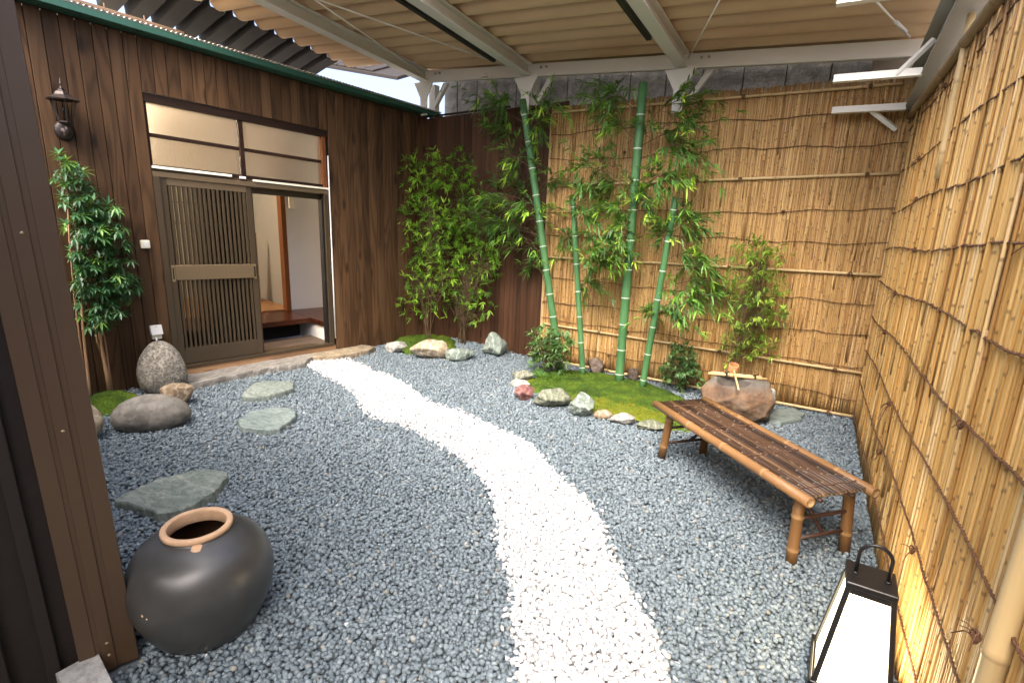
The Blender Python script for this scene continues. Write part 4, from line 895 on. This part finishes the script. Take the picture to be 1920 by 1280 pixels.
# ------------------------------------------------------------------ stone basin, ladle, bamboo rest
bc = np.array([-.50, 4.60, 0]); b = bmesh.new(); bmesh.ops.create_icosphere(b, subdivisions=6, radius=1); rs = random.Random(4)
pls = [(Vector((rs.gauss(0, 1), rs.gauss(0, 1), rs.gauss(0, .5))).normalized(), rs.uniform(.6, .84)) for i in range(16)]
dl = b.verts.layers.float.new('tint')
for v in b.verts:
    p = v.co.normalized(); rr = 1.
    for n, d in pls:
        c = n.dot(p)
        if c > .05: rr = min(rr, d/c)
    r = .2+.8*rr; r *= 1.05+.05*nz(p, 1.6, 4)+.035*nz(p, 4, 6)+.014*nz(p, 11, 8)+.006*nz(p, 26, 1)
    q = p*r; zf = (q.z+1)/2; k2 = 1-.2*zf**2
    x, y, z = q.x*.35*k2, q.y*.29*k2, q.z*.27+.175
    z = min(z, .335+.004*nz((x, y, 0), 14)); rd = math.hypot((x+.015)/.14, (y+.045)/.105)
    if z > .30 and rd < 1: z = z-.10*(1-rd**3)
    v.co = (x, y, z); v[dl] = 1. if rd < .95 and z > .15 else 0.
me = bpy.data.meshes.new('basin'); b.to_mesh(me); b.free(); me.polygons.foreach_set('use_smooth', [True]*len(me.polygons))
k = NT('rusty_basin_stone'); co_ = k.coord(); a_ = k.noise(co_, 4.2, 5, .62, .5); b_ = k.noise(co_, 17, 5, .65)
geo = k.n('SeparateXYZ', {0: k.n('TexCoord').outputs['Object']}).outputs[2]
top_ = k.ramp(k.math('ADD', geo, k.math('MULTIPLY', a_, .12)), [(.32, (0, 0, 0)), (.385, (1, 1, 1))])
cc = k.ramp(a_, [(.3, (.04, .029, .022)), (.42, (.105, .06, .034)), (.5, (.15, .088, .048)), (.58, (.2, .135, .085)), (.66, (.12, .085, .06)), (.76, (.06, .052, .047))])
cc = k.mix(top_, cc, k.ramp(b_, [(.3, (.085, .078, .066)), (.7, (.175, .162, .142))]))
cc = k.mix(k.math('MULTIPLY', k.ramp(b_, [(.48, (0, 0, 0)), (.68, (1, 1, 1))]), .5), cc, (.07, .06, .05))
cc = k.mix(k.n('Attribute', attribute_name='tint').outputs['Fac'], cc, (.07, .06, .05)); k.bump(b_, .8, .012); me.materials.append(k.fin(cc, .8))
o = bpy.data.objects.new('stone_basin', me); COL.objects.link(o); o.location = bc; o.rotation_euler = (0, 0, R(8)); tag(o, 'rusty brown natural rock water basin with a hollow top behind the bench', 'basin')
vr = R(17); VX = np.array([math.cos(vr), math.sin(vr), 0]); VY = np.array([-math.sin(vr), math.cos(vr), 0])
BB = lambda x, y, z: tuple(bc+VX*x+VY*y+np.array([0, 0, z]))
rest = thing('bamboo_rest', 'two pale bamboo rods tied with black cord across the stone basin', 'bamboo rest', (0, 0, 0))
bam_pole('rod', BB(-.225, .03, .352), BB(.235, .03, .35), .0125, 'pole', rest, .2, 12, hollow=.6); bam_pole('rod', BB(-.20, .06, .354), BB(.20, .06, .352), .0115, 'pole', rest, .22, 12, hollow=.6)
for x in (-.08, .145):
    m = MB()
    for dx in (-.006, .002, .009): m.tube([BB(x+dx*.7, .045+.029*math.cos(t), .353+.0155*math.sin(t)) for t in np.linspace(0, 2*math.pi, 18)], .0026, 6, False)
    m.tube([BB(x, .03, .367), BB(x+.01, .015, .385), BB(x+.02, .005, .375)], .003, 5); m.tube([BB(x, .03, .367), BB(x-.012, .02, .38), BB(x-.02, .01, .366)], .003, 5); m.build('tie', 'blackmetal', rest, True)
lad = thing('ladle', 'wooden dipper ladle lying across the bamboo rods', 'ladle', BB(-.02, .10, .402))
MT['cupwood'] = plain('ladle_wood', (.48, .23, .1), .5, 0, .18, 30, .1)
tl = Matrix.Rotation(R(16), 3, 'X') @ Matrix.Rotation(R(8), 3, 'Y')
m = MB().lathe([(.0, -.03), (.037, -.03), (.042, -.026), (.042, .028), (.040, .031), (.034, .031), (.033, .026), (.033, -.02), (.0, -.021)], 28); m.map(lambda X, Y, Z: tuple(tl @ Vector((X, Y, Z)))); sharp(m.build('cup', 'cupwood', lad), 35)
q0 = np.array(lad.location); bam_pole('handle', np.array(BB(-.02, .07, .392))-q0, np.array(BB(-.025, -.27, .322))-q0, .0085, 'pole', lad, .14, 10, taper=.85)

# ------------------------------------------------------------------ plants
def leaf(m, p, d, L, w, tint, droop=.25, side=None):
    d = d/np.linalg.norm(d); up = np.array([0, 0, 1.]) if abs(d[2]) < .92 else np.array([1., 0, 0]); s = np.cross(d, up); s /= np.linalg.norm(s)
    if side is not None: a = side; n0 = np.cross(s, d); s = s*math.cos(a)+n0*math.sin(a)
    n = np.cross(s, d); g = np.array([0, 0, -droop*L])
    a = p+d*L*.3+g*.12; b = p+d*L*.62+g*.42; t = p+d*L+g
    m.add([p, a+s*w*.5+n*w*.16, a, a-s*w*.5+n*w*.16, b+s*w*.42+n*w*.12, b, b-s*w*.42+n*w*.12, t],
          [(0, 2, 1), (0, 3, 2), (1, 2, 5, 4), (2, 3, 6, 5), (4, 5, 7), (5, 6, 7)], max(.001, tint))
def rv(a=1.): return np.array([random.gauss(0, a), random.gauss(0, a), random.gauss(0, a)])
def fan(m, p, d, n, L, w, tint, spread=.8, droop=.25):
    d = d/np.linalg.norm(d)
    for i in range(n):
        e = d+rv(spread*.55)*np.array([1, 1, .8]); leaf(m, p, e, L*random.uniform(.7, 1.15), w*random.uniform(.8, 1.2), tint+random.uniform(-.16, .16), droop*random.uniform(.4, 1.6), random.uniform(-.5, .5))
def seg(a, b, sag_=0., n=6, wob=0.):
    a, b = np.array(a, float), np.array(b, float); w = rv(wob); return [a+(b-a)*t+np.array([0, 0, 4*sag_*t*(1-t)])+w*math.sin(math.pi*t) for t in np.linspace(0, 1, n)]

def bamboo(label, base, topp, r, ring_gap, branches, dens, hid=0.):
    base, topp = np.array(base, float), np.array(topp, float); t = thing('bamboo', label, 'bamboo', tuple(base), 0, 'green bamboo poles in the moss bed')
    v = topp-base; L = np.linalg.norm(v); m = MB(); pts, rr, mi = [], [], []
    zs = []; z = .11
    bend = np.cross(v, [0, 0, 1.]); 
    while z < L-.05: zs.append(z); z += ring_gap*(1.+.15*z/L)*random.uniform(.96, 1.04)
    marks = [0.]
    for z in zs: marks += [z-.016, z-.005, z-.0049, z+.0029, z+.003, z+.012]
    marks.append(L)
    pr = lambda z: r*(1-.12*z/L)
    for i, z in enumerate(marks):
        q = (i-1) % 6 if 0 < i < len(marks)-1 else 0
        pts.append(v*z/L); rr.append(pr(z)*(1.055 if q in (1, 2, 3, 4) and 0 < i < len(marks)-1 else 1.))
    m.tube(pts, rr, 20, True, hollow=.8)
    for fi, f in enumerate(m.f):
        ring_i = fi//20
        if ring_i < len(marks)-1 and 0 < ring_i and (ring_i-1) % 6 in (2,): m.mi[fi] = 1
    m.build('culm', ['culm', 'ring'], t, True)
    for (px_, py_, spr) in branches:
        tgt = at_y(px_, py_, base[1]+random.uniform(-.2, .2))-base
        zz = min(max(tgt[2]-.12+random.uniform(-.08, .05), .2), L-.06); o0 = v*zz/L
        tw_ = MB(); lf = MB(); main = seg(o0, tgt, .03, 8, .02); tw_.tube(main, np.linspace(.0035, .0015, 8), 5)
        sp_ = spr*np.linalg.norm(tgt+base-[0, 0, H])/F; yb = random.random() < .4
        for k3 in range(int(8*dens)):
            a = main[random.randrange(3, 8)]; e = tgt+rv(1)*np.array([sp_, sp_*.7, sp_*.75])*.62; e[2] -= .01; s2 = seg(a, e, .015, 5, .008); tw_.tube(s2, np.linspace(.002, .0009, 5), 4)
            for j in (1, 2, 3, 4):
                dd = s2[j]-s2[j-1]; dd /= np.linalg.norm(dd)+1e-9; out = (e-o0)/np.linalg.norm(e-o0)
                fan(lf, s2[j], dd*.6+out*.8+np.array([0, -.1, -.12]), 4 if j < 4 else 6, .112, .0165, random.choice((.2, .35, .5, .6))+(.5 if yb and j == 4 and random.random() < .7 else 0)+(.2 if random.random() < .15 else 0), .85, .3)
        br = tw_.build('leafy_branch', 'twig', t, True); lv = lf.build('leaves', 'leaf_bamboo', br); tag(lv, kind='stuff')
    return t
bamboo('tall green bamboo pole leaning left against the dark board wall', at_z(1051, 694), at_y(980, 187, 4.92), .0385, .235,
       [(905, 192, 42), (945, 190, 34), (1035, 195, 46), (1020, 225, 40), (925, 240, 22), (955, 290, 42), (905, 365, 52), (945, 350, 46), (885, 400, 34), (960, 385, 46), (925, 420, 42), (985, 455, 44), (960, 425, 40), (1000, 495, 32), (1010, 400, 34), (1045, 330, 44)], 1.25)
bamboo('short green bamboo pole cut level, thinnest of the four in the moss bed', at_z(1093, 708), at_y(1074, 370, 4.88), .0295, .25,
       [(1095, 400, 36), (1130, 440, 42), (1120, 480, 46), (1150, 470, 40), (1110, 528, 36), (1060, 440, 30), (1150, 500, 34), (1100, 360, 42)], 1.25)
bamboo('tallest green bamboo pole, standing in the middle of the moss bed', at_z(1160, 720), at_y(1206, 155, 4.88), .0425, .25,
       [(1120, 185, 42), (1150, 178, 40), (1160, 225, 36), (1270, 190, 40), (1310, 215, 40), (1245, 250, 40), (1285, 265, 46), (1300, 295, 36), (1245, 325, 42), (1280, 335, 38), (1115, 300, 46), (1080, 315, 42), (1140, 345, 44), (1180, 355, 40), (1215, 365, 34), (1150, 385, 42), (1165, 420, 32)], 1.25)
bamboo('short green bamboo pole leaning right beside the stone basin', at_z(1203, 731), at_y(1267, 370, 4.80), .0315, .25,
       [(1285, 415, 34), (1310, 420, 32), (1240, 430, 30), (1300, 480, 40), (1325, 500, 46), (1345, 530, 42), (1290, 545, 42), (1265, 580, 36), (1310, 560, 36), (1225, 585, 24)], 1.25)

def bushy(name, label, cat, base, regions, mat, n, L, w, stems=7, leafn=6, yr=(0, .2), tints=(.1, .9), droop=.15, stemr=.004, spread=1.0, stem_to=40, mid=None, stemmat='twig'):
    """regions: (px, py, rx, ry, weight) soft clumps of the crown, set at the plant's own distance"""
    base = np.array(base, float); t = thing(name, label, cat, tuple(base), 0, {'nandina_shrub': 'leafy shrubs in the dark corner', 'dwarf_bamboo': 'small leafy plants at the moss bed'}.get(name)); lf = MB(); cents = []
    wts = np.array([r[4] for r in regions], float); wts /= wts.sum()
    for i in range(n):
        x, y, rx, ry, _ = regions[rng.choice(len(regions), p=wts)]; a = random.uniform(0, 6.28); q = math.sqrt(random.random())*(1.3 if random.random() < .14 else 1)
        Y = base[1]+random.uniform(*yr); p = at_y(x+rx*q*math.cos(a), y+ry*q*math.sin(a), Y)-base
        if p[2] < .05: continue
        cents.append(p); tn = tints[0]+(tints[1]-tints[0])*(random.uniform(0, .35) if random.random() < .42 else random.uniform(.5, 1.))
        fan(lf, p, rv(.5)+np.array([p[0]*.6, -.35, .25]), leafn, L, w, tn, spread, droop)
    st = MB()
    for i in range(stems):
        p = cents[random.randrange(len(cents))]; top_ = p; mid_ = np.array([p[0]*.35+random.uniform(-.04, .04), p[1]*.5, max(.15, p[2]*.55)])
        b0 = np.array([random.uniform(-.06, .06), random.uniform(-.03, .03), -.03]); path = seg(b0, mid_, 0, 5, .01)+seg(mid_, top_, 0, 6, .015)[1:]
        st.tube(path, np.linspace(stemr, stemr*.3, len(path)), 6)
        near_ = sorted(cents, key=lambda c: np.linalg.norm(c-mid_)+random.random()*.5)[:stem_to]
        for c in near_: 
            a = path[random.randrange(4, len(path))]; st.tube(seg(a, c, .01, 4, .01), [stemr*.35, stemr*.3, stemr*.22, stemr*.15], 4)
    st.build('stems', stemmat, t, True); tag(lf.build('leaves', mat, t), kind='stuff'); return t
bushy('nandina_shrub', 'tall bright green shrub with star leaves in the corner, nearer the door', 'shrub', at_z(803, 640, .05), [(800, 330, 55, 50, 1.2), (790, 420, 52, 60, 1.6), (785, 490, 48, 50, 1.5), (805, 540, 48, 50, 1), (770, 560, 30, 30, .4), (835, 450, 40, 60, .8)], 'leaf_bright', 520, .095, .0125, 6, 7, (-.12, .18), (.25, 1.), .12, .005)
bushy('nandina_shrub', 'tall mixed green shrub with bare lower stems in the corner, nearer the reed fence', 'shrub', at_z(868, 645, .05), [(850, 320, 45, 40, .9), (880, 400, 48, 50, .9), (860, 470, 40, 50, .9), (895, 500, 40, 50, 1), (870, 540, 45, 40, 1), (920, 470, 22, 40, .4), (890, 580, 40, 24, .3)], 'leaf_bright', 400, .092, .012, 9, 7, (-.14, .1), (.02, .85), .12, .006)
bushy('dwarf_bamboo', 'small soft green leafy plant at the left end of the moss bed', 'plant', at_z(1025, 704), [(1020, 640, 30, 28, 1), (1035, 665, 32, 28, 1.2), (1010, 680, 22, 20, .6), (1050, 640, 22, 26, .6)], 'leaf_bluish', 170, .078, .017, 9, 7, (-.12, .1), (.1, .95), .1, .003)
bushy('dwarf_bamboo', 'small grey green leafy plant between the bamboo and the stone basin', 'plant', at_z(1278, 734), [(1280, 665, 26, 20, 1), (1270, 695, 30, 24, 1.2), (1295, 700, 22, 22, .8), (1262, 725, 22, 10, .4)], 'leaf_bluish', 170, .07, .015, 9, 7, (-.12, .08), (.05, .8), .1, .003)
bushy('bamboo_grass', 'slender yellow green bamboo plant against the reed fence behind the stone basin', 'plant', (-.62, 5.02, 0), [(1410, 470, 32, 26, .8), (1440, 480, 46, 22, .5), (1400, 530, 44, 34, 1), (1440, 540, 44, 34, .8), (1400, 590, 46, 34, 1), (1450, 590, 30, 22, .6), (1385, 640, 30, 40, .8), (1430, 650, 30, 24, .5)], 'leaf_yellow', 380, .07, .011, 6, 6, (-.1, .12), (.1, 1.), .2, .004)
# low grass tuft under the first small plant
gt = MB(); gb = at_z(1030, 712)
for i in range(900):
    a = random.uniform(0, 6.28); q = math.sqrt(random.random())*.15; p = np.array([q*math.cos(a)*1.2, q*math.sin(a)*.8, 0.02]); d = np.array([math.cos(a)*.5, math.sin(a)*.5, 1.])+rv(.25); leaf(gt, p, d, random.uniform(.04, .085), .0045, random.uniform(.1, .8), .25)
o = gt.build('grass_tuft', 'leaf_bamboo', None, loc=tuple(gb)); tag(o, 'short green grass tuft at the left end of the moss bed', 'grass', kind='stuff')
# maple by the left wall
mb = P0+dr*(-.17)+nn*.12; maple = thing('maple', 'young maple tree with dark green star leaves by the plank wall at the left', 'tree', (mb[0], mb[1], 0))
def hwp(px_, py_, d): s, z = hw(px_, py_, d); return P0+dr*s+nn*d+np.array([0, 0, z])-np.array([mb[0], mb[1], 0])
cents = []; lf = MB()
for (x, y, rx, ry, n) in ((130, 335, 30, 28, 16), (150, 370, 40, 30, 22), (185, 400, 40, 26, 20), (160, 430, 45, 32, 26), (205, 440, 36, 28, 18), (170, 480, 45, 32, 26), (220, 480, 28, 24, 12), (185, 520, 48, 30, 26), (235, 535, 30, 24, 14), (175, 560, 40, 26, 22), (215, 570, 34, 22, 12), (180, 598, 36, 16, 12), (120, 300, 20, 14, 4), (150, 450, 18, 60, 10)):
    for i in range(int(n*1.6)):
        a = random.uniform(0, 6.28); q = math.sqrt(random.random()); d = random.uniform(.03, .34); p = hwp(x+rx*q*math.cos(a), y+ry*q*math.sin(a), d); cents.append(p)
        nrm = np.array([nn[0]*.7+random.gauss(0, .35), nn[1]*.7-.35+random.gauss(0, .35), .75+random.gauss(0, .3)]); nrm /= np.linalg.norm(nrm); e1 = np.cross(nrm, rv()); e1 /= np.linalg.norm(e1); e1 = e1*.8+np.array([0, 0, -.35]); e1 -= nrm*(e1 @ nrm); e1 /= np.linalg.norm(e1); e2 = np.cross(nrm, e1)
        S_ = random.uniform(.06, .098); tn = random.choice((.1, .25, .4, .5, .55))+(.35 if random.random() < .22 else 0)
        for aa, sc in ((0, 1), (.62, .92), (-.62, .92), (1.25, .72), (-1.25, .72), (1.9, .42), (-1.9, .42)):
            leaf(lf, p, e1*math.cos(aa)+e2*math.sin(aa), S_*sc, S_*.25, tn+random.uniform(-.05, .05), .12)
def trunk(pts, r): m = MB(); q = [hwp(*p) for p in pts]; m.tube(q, np.linspace(r, r*.55, len(q)), 8); return m.build('trunk', 'trunk', maple, True), q
sk = []
for pts, r in (([(207, 745, .1), (200, 700, .1), (190, 650, .09), (184, 600, .1), (176, 520, .12), (160, 430, .14)], .017), ([(212, 742, .07), (204, 690, .06), (198, 645, .07), (190, 600, .08), (190, 540, .08)], .0085), ([(170, 760, .12), (166, 715, .1), (160, 660, .1), (155, 610, .09), (150, 480, .14)], .0135), ([(163, 752, .06), (157, 690, .06), (150, 640, .07), (140, 560, .1), (130, 450, .12), (125, 350, .14)], .009), ([(192, 670, .09), (182, 640, .1), (178, 610, .12)], .008)):
    o, q = trunk(pts, r); sk += q[2:]
tw_ = MB()
for c in cents[::2]:
    a = min(sk, key=lambda s: np.linalg.norm(s-c)+abs(s[2]-c[2]+.1)*.5); tw_.tube(seg(a, c, .01, 4, .012), [.0035, .0028, .002, .0012], 4)
tw_.build('twigs', 'twig', maple, True); tag(lf.build('leaves', 'leaf_maple', maple), kind='stuff')

# ------------------------------------------------------------------ wall lamp, switch, socket
wl = thing('wall_lamp', 'bronze coach lantern wall lamp on the plank wall above the maple', 'lamp', tuple(P0+dr*(-.235)+nn*0+[0, 0, 2.085]), HANG)
WL = lambda s, d, z: (s, -d, z)
MB().lathe([(.0, 0), (.058, 0), (.062, .006), (.05, .014), (.038, .022), (0, .026)], 24).map(lambda x, y, z: WL(x, z, y*1.15)).build('wall_plate', 'lampmetal', wl, True)
MB().tube([WL(0, .02, -.0), WL(0, .06, -.035), WL(0, .10, -.04), WL(0, .125, -.01), WL(0, .125, .03)], [.018, .02, .018, .016, .014], 12).build('arm', 'lampmetal', wl, True)
MB().lathe([(.02, .0), (.024, .012), (.018, .024), (.03, .034)], 12, (0, 0, 0)).map(lambda x, y, z: WL(x, .02+z, -.01+y)).build('rosette', 'lampmetal', wl, True)
cx = .125; hexa = lambda r, z: [WL(r*math.cos(a), cx+r*math.sin(a), z) for a in [R(60*i+30) for i in range(6)]]
def hexloft(name, mat, rings, cap=(True, True)):
    m = MB(); V = [p for r, z in rings for p in hexa(r, z)]; n = 6; Fc = [(i*n+j, i*n+(j+1) % n, (i+1)*n+(j+1) % n, (i+1)*n+j) for i in range(len(rings)-1) for j in range(n)]
    if cap[0]: Fc.append(tuple(range(n)))
    if cap[1]: Fc.append(tuple((len(rings)-1)*n+j for j in range(n)))
    return m.add(V, Fc).build(name, mat, wl, recalc=True)
hexloft('lantern_base', 'lampmetal', [(.02, .028), (.04, .04), (.048, .046), (.048, .054)])
hexloft('lantern_roof', 'lampmetal', [(.104, .196), (.106, .203), (.085, .212), (.055, .232), (.04, .255), (.026, .26), (.024, .27)])
for i in range(6):
    a = R(60*i+30); MB().tube([WL(.044*math.cos(a), cx+.044*math.sin(a), .05), WL(.078*math.cos(a), cx+.078*math.sin(a), .197)], .0035, 5).build('glazing_bar', 'lampmetal', wl)
    a2 = R(60*i+90); q = [WL(.042*math.cos(a), cx+.042*math.sin(a), .053), WL(.042*math.cos(a2), cx+.042*math.sin(a2), .053), WL(.075*math.cos(a2), cx+.075*math.sin(a2), .197), WL(.075*math.cos(a), cx+.075*math.sin(a), .197)]
    MB().add(q, [(0, 1, 2, 3)]).build('pane', 'lampglass', wl)
MB().lathe([(.013, .27), (.016, .278), (.008, .286), (.006, .30), (.011, .308), (.005, .316), (.003, .345), (0, .35)], 12).map(lambda x, y, z: WL(x, cx+y, z)).build('finial', 'lampmetal', wl, True)
MB().lathe([(.012, .054), (.012, .085), (.014, .086), (.014, .09), (0, .09)], 12).map(lambda x, y, z: WL(x, cx+y, z)).build('lamp_holder', 'ivory', wl, True)
MB().lathe([(.006, .0905), (.014, .105), (.019, .125), (.016, .145), (0, .155)], 14).map(lambda x, y, z: WL(x, cx+y, z)).build('bulb', 'white', wl, True)
sw = thing('light_switch', 'small ivory switch box on the plank wall left of the door', 'switch', tuple(P0+dr*.185+[0, 0, 1.245]), HANG)
MB().box(-.034, .034, -.03, 0, -.034, .034, .006).build('cover', 'ivory', sw); MB().box(-.016, .016, -.034, -.0305, -.018, .018, .002).build('rocker', 'white', sw)
ou = thing('power_outlet', 'white outdoor power outlet with cable above the granite boulder', 'outlet', tuple(P0+dr*.185+[0, 0, .495]), HANG)
MB().prism([(0, 0, .055), (0, -.035, .06), (0, -.06, -.02), (0, -.045, -.025), (0, 0, -.02)], (.085, 0, 0)).map(lambda x, y, z: (x-.0425, y, z)).build('hood', 'white', ou, recalc=True)
MB().box(-.036, .036, -.04, 0, -.065, -.021, .005).build('socket', 'ivory', ou); MB().lathe([(.004, -.0), (.004, -.002), (0, -.003)], 8).map(lambda x, y, z: (x, -.04+z*.2, .045+y)).build('screw', 'blackmetal', ou)
MB().tube([(-.012, -.042, -.04), (-.012, -.055, -.08), (-.004, -.05, -.13), (.0, -.05, -.22)], .0065, 8).build('cable', 'white', ou, True)
